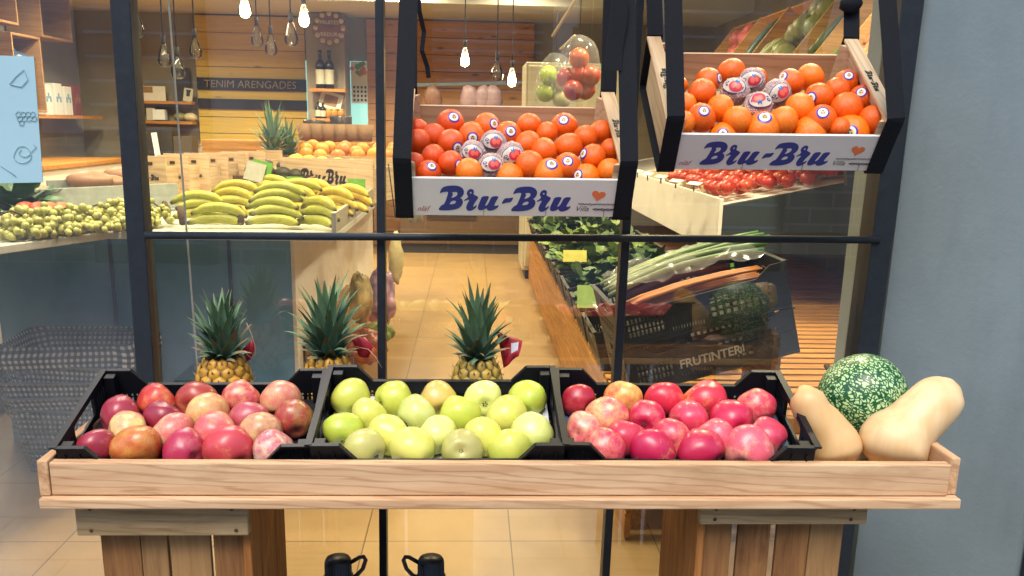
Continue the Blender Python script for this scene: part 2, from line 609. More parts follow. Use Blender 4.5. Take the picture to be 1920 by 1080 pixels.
m = MB(); m.bx(-60, 60, -60, 1.965, -.05, 0)
struct('street_ground', m, MAT['street'])
m = MB(); m.bx(-4.2, 2.6, 1.965, 9.8, -.05, .004)
struct('floor', m, MAT['tiles'])
m = MB(); m.bx(-4.2, 2.6, 2.03, 9.8, 2.75, 2.8)
struct('ceiling', m, MAT['pale_wall'])
m = MB(); m.bx(-4.3, -4.0, 2.03, 9.8, 0, 2.75)
struct('wall_left', m, MAT['grey_wall'])
m = MB(); m.bx(2.50, 2.70, 2.25, 9.8, 0, 2.75)
struct('wall_right', m, MAT['grey_wall'])
m = MB(); m.bx(-4.3, 2.7, 9.6, 9.8, 0, 2.75)
struct('wall_back', m, MAT['grey_wall'])
# soffit over the back of the shop
m = MB(); m.bx(-4.0, 2.5, 8.3, 9.6, 2.32, 2.74)
struct('ceiling_soffit', m, MAT['pale_wall'])
# inner reveal beside the window
m = MB(); m.bx(.955, 2.50, 2.03, 2.22, 0, 2.75)
struct('wall_reveal', m, plain('reveal_paint', C('8f9692'), .8, var=.06, scale=5))
# front of the building: above the window and the pier to its right, all set back like the photograph
m = MB(); m.bx(-6, 6, 1.99, 2.25, 2.45, 5.5)
struct('wall_above_window', m, plain('facade_paint', C('7d8f98'), .85, var=.07, scale=6, bump=.2))


def plaster(name, col):
    t = NT(name)
    v = t.coords(rand=False)
    f = t.noise(v, 3.0, 6, .6)
    g = t.noise(v, 70, 5, .7)
    c = t.mix(t.ramp(f, [(.3, (0, 0, 0, 1)), (.72, (1, 1, 1, 1))]), tuple(x * .86 for x in col[:3]) + (1,), tuple(x * 1.06 for x in col[:3]) + (1,))
    t.l(c, t.b.inputs['Base Color'])
    t.p(Roughness=.7, Specular_IOR_Level=.35)
    ad = t.n('Math', operation='MULTIPLY_ADD'); ad.inputs[1].default_value = .25
    t.l(g, ad.inputs[0]); t.l(f, ad.inputs[2])
    dirt = t.ramp(t.noise(t.coords((2.5, 2.5, .6), rand=False), 1.7, 7, .65), [(.52, (0, 0, 0, 1)), (.75, (.5, .5, .5, 1))])
    c2 = t.mix(dirt, c, tuple(x * .62 for x in col[:3]) + (1,))
    sc_ = t.ramp(t.noise(t.coords((3, 3, 3), rand=False), 9, 2, .4, 3.0), [(.77, (0, 0, 0, 1)), (.80, (.22, .22, .22, 1))])
    t.l(t.mix(sc_, c2, tuple(min(1, x * 1.5) for x in col[:3]) + (1,)), t.b.inputs['Base Color'])
    t.bump(ad.outputs[0], .28, .010)
    return t.m


m = MB()
pts = [(.962, 1.985), (1.19, 1.72), (6.0, 1.72), (6.0, 2.02), (.962, 2.02)]
m.prism(pts, 0, 5.5, lambda u, v, z: Vector((u, v, z)))
struct('wall_pier', m, plaster('pier_plaster', C('7b8a8f')))
m = MB(); m.bx(-6.0, -1.66, 1.96, 2.22, 0, 2.45)
struct('wall_pier_far', m, plaster('pier_plaster_far', C('707d80')))
m = MB(); m.bx(1.2, 1.26, 1.66, 1.715, 0, 2.6)
o = m.build('door_frame', plain('navy_frame', C('1c2836'), .5), bevel=.004)
tag(o, 'dark navy upright frame at the outer corner of the blue grey pier', 'door frame')

# across the street: what the shop glass mirrors
m = MB(); m.bx(-14, 14, -4.6, -4.2, 0, 1.15)
m.bx(-14, 14, -4.6, -4.22, 1.15, 4.6, 1)
fac = thing('facing_building', 'pale house across the street with a brick plinth and dark shutters', 'building')
m.build('wall', [MAT['brick'], plain('facing_render', C('d4d4d6'), .9, var=.06, scale=3)], fac)
for x0, x1, z0, z1 in ((-3.4, -2.3, 0, 2.4), (1.7, 2.9, .0, 2.5), (-.6, .7, 1.5, 2.5), (4.2, 5.3, 1.5, 2.6), (-6, -5, 1.4, 2.6)):
    m = MB(); m.bx(x0, x1, -4.23, -4.17, z0 + .01, z1)
    f_ = m.build('shutter' if z0 else 'door', plain('shutter_paint', C('35424e'), .6), fac, .01)
    m = MB()
    for k in range(1, 12):
        z = z0 + (z1 - z0) * k / 12
        m.bx(x0 + .08, x1 - .08, -4.165, -4.15, z - .012, z + .012)
    m.build('slat', MAT['slate'], f_)

# ------------------------------------------------------------------ shop window
win = thing('shop_window', 'tall shop window of clear panes in a dark slate steel frame', 'window', Vector((0, 2, 0)))


def lean(p0, p1, Y, z0=0.0, z1=2.5):
    a, b = at(*p0, Y=Y), at(*p1, Y=Y)
    d = (b - a) / (b.z - a.z)
    return a + d * (z0 - a.z), a + d * (z1 - a.z)


def wpost(p0, p1, wd, dp, Y=2.0):
    a, b = lean(p0, p1, Y)
    m = MB(); m.M = Matrix.Translation((0, -2, 0))
    m.bar(a, b, wd, dp, (0, -1, 0))
    m.build('post', MAT['steel'], win, .002)
    return a, b


PL = wpost((232, 0), (281, 720), .040, .05)
P1 = wpost((712.5, 0), (719, 970), .018, .04)
P2 = wpost((1197, 0), (1136, 1040), .019, .04)
PR = wpost((1699, 0), (1617, 640), .048, .07)
PF = wpost((-420, 0), (-330, 720), .04, .05)
a, b = at(272, 441, Y=1.965), at(1648, 450, Y=1.965)
m = MB(); m.M = Matrix.Translation((0, -2, 0))
m.tube([a, b], .0085, 12)
m.build('rail', MAT['steel'], win)
m = MB(); m.M = Matrix.Translation((0, -2, 0))
m.bx(-2.0, .95, 1.98, 2.02, .004, .06)
m.build('sill', MAT['steel'], win, .003)
for A, B in ((PF, PL), (PL, P1), (P1, P2), (P2, PR)):
    m = MB(); m.M = Matrix.Translation((0, -2, 0))
    q = [A[0] + Vector((.01, 0, .06)), B[0] + Vector((-.01, 0, .06)), B[1] + Vector((-.01, 0, 0)), A[1] + Vector((.01, 0, 0))]
    for p in q: p.y = 2.003
    m.f([m.v(p) for p in q])
    m.build('glass_pane', MAT['glass'], win)
a, b = lean((316, 0), (371, 700), 2.006)
m = MB(); m.M = Matrix.Translation((0, -2, 0))
m.bar(a, b, .0032, .004, (0, -1, 0))
m.build('glass_joint', plain('joint_seal', C('9a978c'), .4), win)
# sheet of paper on the far pane
q = [at(-60, 102, Y=1.995), at(63, 106, Y=1.995), at(80, 342, Y=1.995), at(-60, 345, Y=1.995)]
m = MB()
m.prism([(p.x, p.z) for p in q], 1.9965, 1.9985, lambda u, v, w_: Vector((u, w_, v)))
sheet = m.build('paper_notice', plain('pale_blue_paper', C('98bcc8'), .8, var=.03, scale=9))
tag(sheet, 'pale blue paper notice with faint fruit drawings stuck on the window', 'notice')
m = MB()


def doodle(c, r, n=18, squash=1.0, gap=0):
    pts = []
    for k in range(n - gap):
        t_ = 2 * math.pi * k / n
        p = at(c[0] + r * math.cos(t_) * (1 + .12 * math.sin(3 * t_)), c[1] + r * squash * math.sin(t_), Y=1.995)
        pts.append(p)
    m.tube(pts, .0007, 4, closed=not gap)


doodle((42, 290), 16); doodle((46, 286), 10, 14, .8, 4)
m.tube([at(58, 286, Y=1.995), at(68, 276, Y=1.995), at(62, 270, Y=1.995)], .0006, 4)
for k in range(9):
    doodle((34 + 9 * (k % 4) + 3 * (k // 4), 214 + 8 * (k // 4)), 5, 8)
m.tube([at(x, y, Y=1.995) for x, y in ((18, 158), (30, 143), (45, 130), (52, 150), (40, 163), (18, 158))], .0008, 4)
m.tube([at(x, y, Y=1.995) for x, y in ((0, 310), (15, 320), (30, 331))], .0007, 4)
m.build('fruit_drawing', plain('pencil_line', C('86a9b0'), .8), sheet)

# ------------------------------------------------------------------ display tray on its two box supports
YT = 1.38
xl, xr_ = at(91, 872, Y=YT).x, at(1785, 872, Y=YT).x
TZ = at(960, 870, Y=YT).z
TB = at(960, 931, Y=YT).z
TL = at(960, 950, Y=YT).z
tray = thing('display_tray', 'long shallow tray of pale pine boards holding the fruit crates and squashes', 'tray')
m = MB(); m.bx(xl, xr_, YT, YT + .02, TB + .001, TZ); m.build('front_board', MAT['fir'], tray, .0025)
xa, xb = at(72, 940, Y=YT - .012).x, at(1803, 940, Y=YT - .012).x
m = MB(); m.bx(xa, xb, YT - .012, YT + .13, TL, TB)
for k in range(2):
    m.bx(xa, xb, YT + .135 + k * .100, YT + .230 + k * .100, TL, TB)
m.build('base_board', MAT['fir'], tray, .0025)
m = MB(); m.bx(xl - .018, xl - .001, YT - .002, YT + .33, TB + .001, TZ + .004); m.build('end_board', MAT['fir_y'], tray, .002)
m = MB(); m.bx(xl, xr_, YT + .312, YT + .33, TB + .001, TB + .035); m.build('added_rear_board', MAT['brown_z'], tray, .002)  # unseen dark board, added to hide the bright tray inside from the glass
m = MB(); m.bx(xr_ + .001, xr_ + .018, YT + .006, YT + .33, TB + .001, TZ + .010); m.build('end_board', MAT['fir_y'], tray, .002)
for x0, x1 in ((702, 806), (1500, 1735)):
    a, b = at(x0, 957, Y=1.47).x, at(x1, 957, Y=1.47).x
    m = MB(); m.bx(a, b, 1.45, 1.70, TL - .018, TL - .001); m.build('batten', wood('batten_wood', C('b08060'), C('8a5c40'), 'X'), tray, .002)
led = thing('added_dark_ledge', 'unseen dark ledge added under the pineapples, keeping the window reflection dark', 'ledge', Vector((0, 1.84, TB)))  # unseen ledge added for the pineapples, dark so the glass mirrors it dark
m = MB(); m.bx(-.70, .30, -.10, .105, -.022, 0); m.build('added_ledge_board', MAT['steel'], led, .003)
for x in (-.66, -.2, .26):
    m = MB(); m.bar((x, .10, -.10), (x, -.06, -.024), .014, .014); m.build('bracket', MAT['steel'], led)
# low wedge rails that tip the crates forward
m = MB(); m.bx(xl + .03, .60, 1.60, 1.64, TB + .001, TB + .045); m.build('riser', MAT['fir'], tray, .002)


def support(label, x0, x1, board, bz, side, slats, Y0=1.43, zt=None):
    zt = TL - .002
    t = thing('wooden_box', label, 'wooden crate', Vector(((x0 + x1) / 2, Y0, 0)))
    T = Matrix.Translation((-(x0 + x1) / 2, -Y0, 0))
    def new():
        mm = MB(); mm.M = T; return mm
    a, b = at(board[0], board[2], Y=Y0 - .012).x, at(board[1], board[2], Y=Y0 - .012).x
    m = new(); m.bx(a, b, Y0 - .024, Y0 - .003, bz, zt)
    o = m.build('top_board', MAT['weathered'], t, .0025)
    for cx in (a + .025, b - .025):
        for z_ in (bz + .010, zt - .014):
            m = new()
            m.M = T @ xform((cx + rnd.uniform(-.006, .006), Y0 - .0245, z_), (R(90), 0, 0))
            m.lathe([(0, .0012), (.003, .001), (.0035, 0)], 8)
            m.build('nail', MAT['stem'], o)
    for s0, s1, mat in slats:
        m = new(); m.bx(at(s0, 1040, Y=Y0 + .02).x, at(s1, 1040, Y=Y0 + .02).x, Y0 + .012, Y0 + .024, .02, zt - .012)
        m.build('slat', mat, t, .002)
    sx = x1 if side > 0 else x0
    m = new(); m.bx(sx - side * .014, sx, Y0, Y0 + .27, .02, zt - .002); m.build('side_board', MAT['orange_z'], t, .002)
    ox = x0 if side > 0 else x1
    m = new(); m.bx(ox, ox + side * .014, Y0 + .03, Y0 + .27, .02, zt - .002); m.build('side_board', MAT['brown_z'], t, .002)
    m = new(); m.bx(min(x0, x1), max(x0, x1), Y0 - .02, Y0 + .27, .0, .02); m.build('bottom_board', MAT['weathered'], t, .002)
    return t


support('wooden fruit box stood on end under the tray end with the russet apples', at(192, 1040, Y=1.45).x, at(472, 1040, Y=1.43).x, (148, 468, 980), at(300, 1003, Y=1.41).z, 1,
        ((195, 268, MAT['brown_z']), (269, 318, MAT['brown_pale']), (323, 398, MAT['brown_pale']), (404, 462, MAT['brown_z'])))
support('stained wooden fruit box stood on end under the tray end with the squashes', at(1304, 1040, Y=1.43).x, at(1572, 1040, Y=1.45).x, (1310, 1620, 970), at(1450, 982, Y=1.41).z, -1,
        ((1308, 1366, MAT['brown_z']), (1378, 1438, MAT['brown_z']), (1450, 1510, MAT['brown_z']), (1511, 1572, MAT['brown_pale'])))

# ------------------------------------------------------------------ black plastic crates
CW, CL, CH = .40, .25, .098          # nominal: width, depth, height below the corner towers


def crate_matrix(o, tilt, yaw, roll, s):
    ex = Vector((math.cos(yaw) * math.cos(roll), math.sin(yaw) * math.cos(roll), math.sin(roll)))
    ey = Vector((-math.sin(yaw) * math.cos(tilt), math.cos(yaw) * math.cos(tilt), math.sin(tilt)))
    ez = ex.cross(ey).normalized(); ey = ez.cross(ex)
    M = Matrix.Identity(4)
    for k, e in enumerate((ex, ey, ez)):
        for r in range(3): M[r][k] = e[r] * s
    M.translation = Vector(o)
    return M


def slots(x0, x1, z0, z1, n, rows, fill=.45):
    out = []
    for r in range(rows):
        for k in range(n):
            a = x0 + (x1 - x0) * (k + .5 - fill / 2) / n; b = x0 + (x1 - x0) * (k + .5 + fill / 2) / n
            c = z0 + (z1 - z0) * (r + .12) / rows; d = z0 + (z1 - z0) * (r + .88) / rows
            out.append([(a, c), (a, d), (b, d), (b, c)])
    return out


def crate_meshes():
    h, lip = -CH, -.030
    tf, ts = .045, .072       # tower flat and slope end
    W2 = CW / 2
    long_out = [(-W2, h), (W2, h), (W2, 0), (W2 - tf, 0), (W2 - ts, lip), (-W2 + ts, lip), (-W2 + tf, 0), (-W2, 0)]
    holes = slots(-W2 + .02, -W2 + .075, -.085, -.045, 6, 2) + slots(W2 - .075, W2 - .02, -.085, -.045, 6, 2) + slots(-.07, .07, -.085, -.06, 10, 1)
    lw = curve_mesh([long_out] + holes, .003)
    side_out = [(0, h), (CL, h), (CL, 0), (0, 0)]
    sh = slots(.02, CL - .02, -.088, -.056, 14, 1) + [[(.075, -.044), (.075, -.014), (.085, -.010), (.165, -.010), (.175, -.014), (.175, -.044)]] + slots(.018, .064, -.044, -.016, 4, 1) + slots(.186, .232, -.044, -.016, 4, 1)
    sw = curve_mesh([side_out] + sh, .003)
    out = {}
    XZ = Matrix(((1, 0, 0, 0), (0, 0, -1, 0), (0, 1, 0, 0), (0, 0, 0, 1)))
    YZ = Matrix(((0, 0, 1, 0), (1, 0, 0, 0), (0, 1, 0, 0), (0, 0, 0, 1)))
    for nm, y, off in (('front_wall', 0, -1), ('rear_wall', CL, 1)):
        m = MB(); m.mesh(lw, Matrix.Translation((0, y, 0)) @ XZ)
        prof = [(W2, 0), (W2 - tf, 0), (W2 - ts, lip), (-W2 + ts, lip), (-W2 + tf, 0), (-W2, 0)]
        for (x0, z0), (x1, z1) in zip(prof, prof[1:]):
            m.bar((x0, y + off * .004, z0), (x1, y + off * .004, z1), .009, .0028, (0, 0, 1) if abs(z0 - z1) < 1e-6 else (0, 0, 1))
        for x in (-.188, -.165, -.14, .14, .165, .188):
            m.box((x, y + off * .003, -.05), (.002, .005, .07))
        m.box((0, y + off * .0035, -.055), (CW, .004, .003))
        out[nm] = m.data(nm, MAT['plastic'])
    for nm, x, off in (('side_wall', -W2, -1), ('side_wall', W2, 1)):
        m = MB(); m.mesh(sw, Matrix.Translation((x, 0, 0)) @ YZ)
        m.box((x + off * .003, CL / 2, .0005), (.011, CL + .012, .0035))
        m.box((x + off * .003, CL / 2, -.05), (.006, CL, .003))
        for y in (.07, .18):
            m.box((x + off * .002, y, -.03), (.006, .006, .055))
        out[nm + str(off)] = m.data(nm, MAT['plastic'])
    m = MB()
    for k in range(17):
        m.box((-W2 + CW * (k + .5) / 17, CL / 2, -.0755), (.010, CL, .003))
    for k in range(9):
        m.box((0, CL * (k + .5) / 9, -.079), (CW, .008, .003))
    for sx in (-1, 1):
        for y in (.012, CL - .012):
            m.box((sx * (W2 - .012), y, -.05), (.018, .018, .094))
    out['base_grid'] = m.data('base_grid', MAT['plastic'])
    return out


CM = crate_meshes()
CRATES = {}


def fruit_crate(key, label, M):
    t = thing('plastic_crate', label, 'crate', M, 'black crates on the tray')
    for nm, k in (('front_wall', 'front_wall'), ('rear_wall', 'rear_wall'), ('side_wall', 'side_wall-1'), ('side_wall', 'side_wall1'), ('base_grid', 'base_grid')):
        obj(nm, CM[k], t, .0007)
    CRATES[key] = M
    return t


def sc_about(o, k): return Vector((o[0] * k, o[1] * k, EYE + (o[2] - EYE) * k))


fruit_crate('A', 'black plastic crate full of russet red apples beside the wire baskets', crate_matrix(sc_about((-.463, 1.391, .7815), 1.012), R(13.3), R(3.3), R(-.4), 1.012))
fruit_crate('B', 'black plastic crate full of green apples between the two red apple crates', crate_matrix(sc_about((-.049, 1.335, .8072), 1.052), R(13.2), R(.3), R(.2), 1.052))
fruit_crate('C', 'black plastic crate full of bright pink apples next to the squashes', crate_matrix(sc_about((.3455, 1.3155, .8145), 1.07), R(11.8), R(-3.8), R(.75), 1.07))
for key, mat, lab in (('A', plain('black_liner', C('17181c'), .5), 'dark moulded liner under the russet red apples'), ('B', MAT['paper'], 'white paper liner under the green apples'), ('C', plain('blue_liner', C('3c5a74'), .6), 'blue moulded liner under the bright pink apples')):
    m = MB()
    nx, ny = 24, 16
    g = [[m.v((-.192 + .384 * i / nx, .008 + .234 * j / ny, -.066 + .008 * max(abs(i / nx - .5) * 2, abs(j / ny - .5) * 2) ** 6 + .0015 * math.sin(i * 1.9) * math.sin(j * 1.7))) for i in range(nx + 1)] for j in range(ny + 1)]
    for j in range(ny):
        for i in range(nx): m.f((g[j][i], g[j][i + 1], g[j + 1][i + 1], g[j + 1][i]), 0, True)
    o = m.build('crate_liner', mat, M=CRATES[key])
    so = o.modifiers.new('thick', 'SOLIDIFY'); so.thickness = .001
    tag(o, lab, 'liner')


# ------------------------------------------------------------------ apples
def apple_data(seed, tall=.9):
    m = MB(); prof = []
    N = 22
    for k in range(N + 1):
        t_ = math.pi * k / N
        r = math.sin(t_) ** .92 * (1 + .05 * math.cos(t_))
        z = tall * math.cos(t_) - .34 * math.exp(-(t_ / .36) ** 2) + .20 * math.exp(-((math.pi - t_) / .30) ** 2)
        prof.append((r if 0 < k < N else 0, z))
    sv = Vector((seed * 3.1, seed * 1.7, 0))
    def fn(p, a):
        k = 1 + .05 * math.cos(5 * a + seed) * max(0, -p.z) + .15 * (noise.noise(p * .9 + sv)) + .03 * noise.noise(p * 2.2 + sv)
        return Vector((p.x * k, p.y * k, p.z * (1 + .10 * noise.noise(p * 1.1 + sv)) + .10 * p.x * math.sin(seed * 2.1)))
    m.lathe(prof, 28, fn=fn)
    return m.data('apple', MAT['apple'])


AP = [apple_data(k, .87 + .04 * (k % 3)) for k in range(8)]
m = MB(); m.tube([(0, 0, .5), (.01, 0, .66), (.05, .02, .84)], [.035, .03, .04], 6); STEM = m.data('stem', MAT['stem'])
m = MB()
for k in range(5):
    a = 2 * math.pi * k / 5
    m.tube([(.05 * math.cos(a), .05 * math.sin(a), -.60), (.12 * math.cos(a), .12 * math.sin(a), -.70), (.06 * math.cos(a + .3), .06 * math.sin(a + .3), -.80)], [.05, .04, .01], 5)
CALYX = m.data('calyx', MAT['stem'])


def on_plane(M, px, py, z, y0=None, y1=None):
    Mi = M.inverted()
    o = Mi @ Vector((0, 0, EYE)); d = Mi.to_3x3() @ ray(px, py)
    p = o + d * ((z - o.z) / d.z)
    if y0 is not None and p.y < y0: p = o + d * ((y0 - o.y) / d.y)
    if y1 is not None and p.y > y1: p = o + d * ((y1 - o.y) / d.y)
    return p


ORD = ['', 'first', 'second', 'third', 'fourth', 'fifth', 'sixth', 'seventh', 'eighth', 'ninth', 'tenth']
# colour: main, blush, amount of blush
PAL = {
    'dark red': ('c07a5c', '9c3040', .16), 'orange red': ('d88a50', 'c03c34', .12), 'brownish red': ('c89058', 'a84038', .06), 'pink red': ('dca878', 'bc4450', .10),
    'pale peach': ('dcc084', 'd07c68', -.10), 'deep crimson': ('b05a50', '8c2438', .18), 'yellow peach': ('d8c67c', 'd08c60', -.14), 'dull pink': ('ccA078', 'b04c58', .06),
    'red and olive': ('b09a54', 'a43c38', .06), 'yellow blushed': ('d8ca7c', 'd0806c', -.16), 'peach': ('e0bc88', 'd0706a', -.05), 'rosy peach': ('dfae80', 'cc5c5c', .0),
    'olive pink': ('ccb478', 'b8645c', -.04), 'orange': ('cc9444', 'b8542c', .06), 'magenta red': ('c87c68', 'ac2c4c', .14), 'red pink': ('d8986c', 'c04048', .10), 'cream and pink': ('e4dab0', 'c86474', -.16),
    'green': ('b8c648', 'c8cc58', .0), 'yellow green': ('c8cc52', 'd4d06a', .0), 'pale green': ('c0cc64', 'd0d47c', .0), 'bright green': ('aec240', 'c0cb50', .0), 'pink cheeked green': ('b8c248', 'd0a860', -.16),
    'russeted green': ('bcbc60', 'b8b06c', .0),
    'deep red': ('c85850', 'a01c34', .18), 'yellow and orange': ('e8c468', 'd85c48', -.06), 'bright red': ('e08860', 'c42840', .12), 'red and yellow': ('e4bc60', 'c83044', .06), 'rose red': ('e09878', 'c43850', .10),
    'pink and yellow': ('ecc880', 'd85464', -.05), 'deep pink': ('d87468', 'b82048', .16), 'pink': ('e4a07c', 'cc3c58', .08), 'peach pink': ('ecb890', 'd45c68', -.02), 'magenta with yellow edge': ('dcb05c', 'b8204c', .15), 'pale pink': ('ecbc94', 'd4586a', -.02),
}


def apples(key, rows, off, k, word, endw):
    M = CRATES[key]; s = M.to_scale().x
    names = ['rear', 'third', 'second', 'front']
    for ri, row in enumerate(rows):
        row = sorted(row, key=lambda e: -e[0])
        for i, e in enumerate(row):
            zx, zy, wd, col = e[:4]
            px, py = off[0] + zx / k, off[1] + zy / k
            r = .5
            for _ in range(3):
                zc = -.064 + (r / s if r < .2 else .035) * .93
                rl = r / s if r < .2 else .035
                p = on_plane(M, px, py, zc, rl + .004, CL - rl - .002)
                wp = M @ p
                r = (wd / k / 2) * (wp.dot(MF) - EYE * MF.z) / F
            wp = M @ p
            md = e[4] if len(e) > 4 else None
            az = rnd.uniform(-1.0, 1.0); el = rnd.uniform(-.1, 1.0)
            ax = Vector((math.sin(az) * math.cos(el), math.cos(az) * math.cos(el), math.sin(el)))
            if md is not None: ax = Vector(md).normalized()
            q = ax.to_track_quat('Z', 'X')
            Mo = Matrix.Translation(wp) @ q.to_matrix().to_4x4() @ Matrix.Rotation(rnd.uniform(0, 6.28), 4, 'Z') @ Matrix.Scale(r * rnd.uniform(1.05, 1.08), 4)
            t = obj('apple', rnd.choice(AP), None, 0, Mo)
            c1, c2, am = PAL[col]
            jit = rnd.uniform(.92, 1.06)
            c1, c2 = C(c1), C(c2)
            t.color = (c1[0] * jit, c1[1] * jit, c1[2] * jit, 1)
            t['blush'] = [c2[0] * jit, c2[1] * jit, c2[2] * jit]
            t['blush_amount'] = float(am + .07)
            tag(t, f'{col} apple, {ORD[i + 1]} from {endw} {names[ri]} row of the {word} crate', 'apple', f'{word}s in a black crate')
            obj('stem', STEM, t); obj('calyx', CALYX, t)


apples('A', [
    [(605, 250, 187, 'orange red'), (795, 240, 190, 'brownish red'), (1010, 225, 182, 'pink red'), (1200, 235, 187, 'pale peach')],
    [(430, 312, 190, 'dark red'), (640, 318, 187, 'deep crimson'), (848, 302, 196, 'yellow peach'), (1043, 320, 182, 'dull pink'), (1262, 328, 185, 'red and olive', (-.3, .8, .35))],
    [(460, 383, 186, 'yellow blushed'), (685, 395, 190, 'peach'), (885, 395, 206, 'rosy peach'), (1110, 388, 187, 'olive pink')],
    [(310, 460, 180, 'dark red'), (505, 463, 226, 'orange', (-.1, .8, .6)), (735, 475, 202, 'magenta red'), (955, 475, 228, 'red pink'), (1165, 480, 190, 'cream and pink')],
], (60, 660), 2.5707, 'russet apple', 'squash end')
apples('B', [
    [(250, 225, 184, 'green', (-.4, .8, .5)), (460, 232, 184, 'green'), (670, 232, 170, 'pink cheeked green'), (887, 230, 180, 'pale green'), (1105, 228, 176, 'bright green')],
    [(340, 312, 178, 'yellow green', (.6, .7, .4)), (568, 305, 196, 'pale green'), (780, 308, 192, 'green'), (1002, 310, 196, 'yellow green')],
    [(213, 378, 182, 'bright green', (-.1, .85, .5)), (435, 400, 197, 'yellow green', (.7, .65, .3)), (670, 402, 186, 'pale green'), (893, 408, 188, 'yellow green'), (1125, 394, 188, 'pale green', (.65, .6, .45))],
    [(317, 468, 206, 'russeted green', (-.7, .5, .3)), (550, 468, 208, 'yellow green', (.05, .8, .6)), (787, 472, 190, 'russeted green', (.05, .95, -.3)), (1017, 474, 198, 'green', (.05, .75, .65))],
], (560, 660), 2.571, 'green apple', 'squash end')
apples('C', [
    [(165, 235, 164, 'deep red', (-.6, .6, .2)), (383, 225, 176, 'yellow and orange'), (580, 237, 186, 'bright red'), (775, 240, 196, 'red and yellow', (-.6, .7, .5)), (1023, 268, 186, 'rose red')],
    [(305, 312, 190, 'pink and yellow', (-.5, .7, .3)), (495, 322, 176, 'deep pink'), (700, 330, 187, 'pink'), (905, 334, 196, 'deep pink')],
    [(185, 377, 168, 'peach pink'), (395, 414, 186, 'rose red'), (612, 422, 190, 'pink'), (828, 414, 192, 'pale pink', (-.5, .7, .5)), (1070, 417, 200, 'pink', (-.7, .55, .35))],
    [(295, 470, 190, 'rose red'), (523, 477, 206, 'magenta with yellow edge'), (755, 478, 212, 'deep pink', (-.75, .6, .25)), (980, 474, 222, 'pale pink')],
], (1020, 660), 2.571, 'pink apple', 'squash end')

# ------------------------------------------------------------------ squashes
def gourd_material():
    t = NT('mottled_rind')
    v = t.coords((1, 1, .72), rand=False)
    nz = t.n('TexNoise'); nz.inputs['Scale'].default_value = 9; nz.inputs['Detail'].default_value = 2
    t.l(v, nz.inputs['Vector'])
    wv = t.mix(.13, v, nz.outputs['Color'])
    vo = t.n('TexVoronoi', feature='DISTANCE_TO_EDGE'); vo.inputs['Scale'].default_value = 15
    vo.inputs['Randomness'].default_value = .95
    t.l(wv, vo.inputs['Vector'])
    n2 = t.noise(v, 6, 3)
    md = t.n('Math', operation='MULTIPLY_ADD'); md.inputs[1].default_value = .26; md.inputs[2].default_value = -.13
    t.l(n2, md.inputs[0])
    ad = t.n('Math', operation='ADD'); t.l(vo.outputs['Distance'], ad.inputs[0]); t.l(md.outputs[0], ad.inputs[1])
    col = t.ramp(ad.outputs[0], [(.09, C('124a28')), (.14, C('2f7042')), (.20, C('b0cc94'))])
    t.l(col, t.b.inputs['Base Color'])
    t.p(Roughness=.36, Specular_IOR_Level=.5)
    t.bump(n2, .05, .002)
    return t.m


g = at(1617, 745, Y=1.60)
gr = 83 * (g.dot(MF) - EYE * MF.z) / F
m = MB(); m.sphere((0, 0, 0), 1.0, 40, 28, lambda d: 1 + .012 * math.cos(8 * math.atan2(d.y, d.x)) * (1 - d.z ** 2) + .02 * noise.noise(d * 1.5), sc=(1, 1, .96))
gd = thing('green_gourd', 'round gourd with green and pale mottled rind lying between two butternut squashes', 'gourd', Matrix.Translation(g) @ xform(rot=(R(-62), R(-28), R(20)), sc=gr))
m.build('rind', gourd_material(), gd)
m = MB(); m.tube([(0, 0, .9), (.02, .01, 1.05), (.08, .03, 1.15)], [.09, .06, .075], 8); m.build('stem', MAT['stem'], gd)


def squash_mat():
    t = NT('butternut_rind')
    v = t.coords()
    f = t.noise(v, 4, 4)
    st = t.noise(t.coords((18, 18, 1.2)), 2.2, 4)
    col = t.mix(t.ramp(st, [(.4, (0, 0, 0, 1)), (.75, (.5, .5, .5, 1))]), t.ramp(f, [(.3, C('d2ad78')), (.7, C('e2c597'))]), C('c49c60'))
    sp = t.ramp(t.noise(v, 30, 6, .75), [(.66, (0, 0, 0, 1)), (.76, (.7, .7, .7, 1))])
    col = t.mix(sp, col, C('8c744c'))
    t.l(col, t.b.inputs['Base Color'])
    t.p(Roughness=.45, Specular_IOR_Level=.4, Subsurface_Weight=.05, Subsurface_Scale=.01)
    t.bump(f, .1, .003)
    return t.m


SQ = squash_mat()


def butternut(label, pxs, Y, radii, dy, seed):
    pts = []
    for k, (x, y) in enumerate(pxs):
        pts.append(at(x, y, Y=Y + dy * (k / (len(pxs) - 1))))
    base = pts[-1]
    t = thing('butternut_squash', label, 'squash', Matrix.Translation(base))
    # smooth axis
    def cat(P, n=5):
        out = []
        for i in range(len(P) - 1):
            p0, p1, p2, p3 = P[max(i - 1, 0)], P[i], P[i + 1], P[min(i + 2, len(P) - 1)]
            for j in range(n):
                u = j / n
                out.append(.5 * ((2 * p1) + (p2 - p0) * u + (2 * p0 - 5 * p1 + 4 * p2 - p3) * u * u + (3 * p1 - p0 - 3 * p2 + p3) * u ** 3))
        out.append(P[-1]); return out
    rv = [Vector((r_ * Y / F * 1.03, 0, 0)) for r_ in radii]
    P, Rr = cat(pts), [max(.001, q.x) for q in cat(rv)]
    m = MB(); m.M = Matrix.Translation(-base)
    m.tube(P, Rr, 28)
    for k, q in enumerate(m.V):
        m.V[k] = q * (1 + .035 * noise.noise(q * 14 + Vector((seed, 0, 0))) + .012 * noise.noise(q * 45 + Vector((seed, 3, 0))))
    m.build('rind', SQ, t)
    d = (P[-1] - P[-4]).normalized()
    m = MB(); m.M = Matrix.Translation(-base); m.tube([P[-1] - d * .004, P[-1] + d * .002], [.009, .006], 8)
    m.build('blossom_scar', MAT['stem'], t)


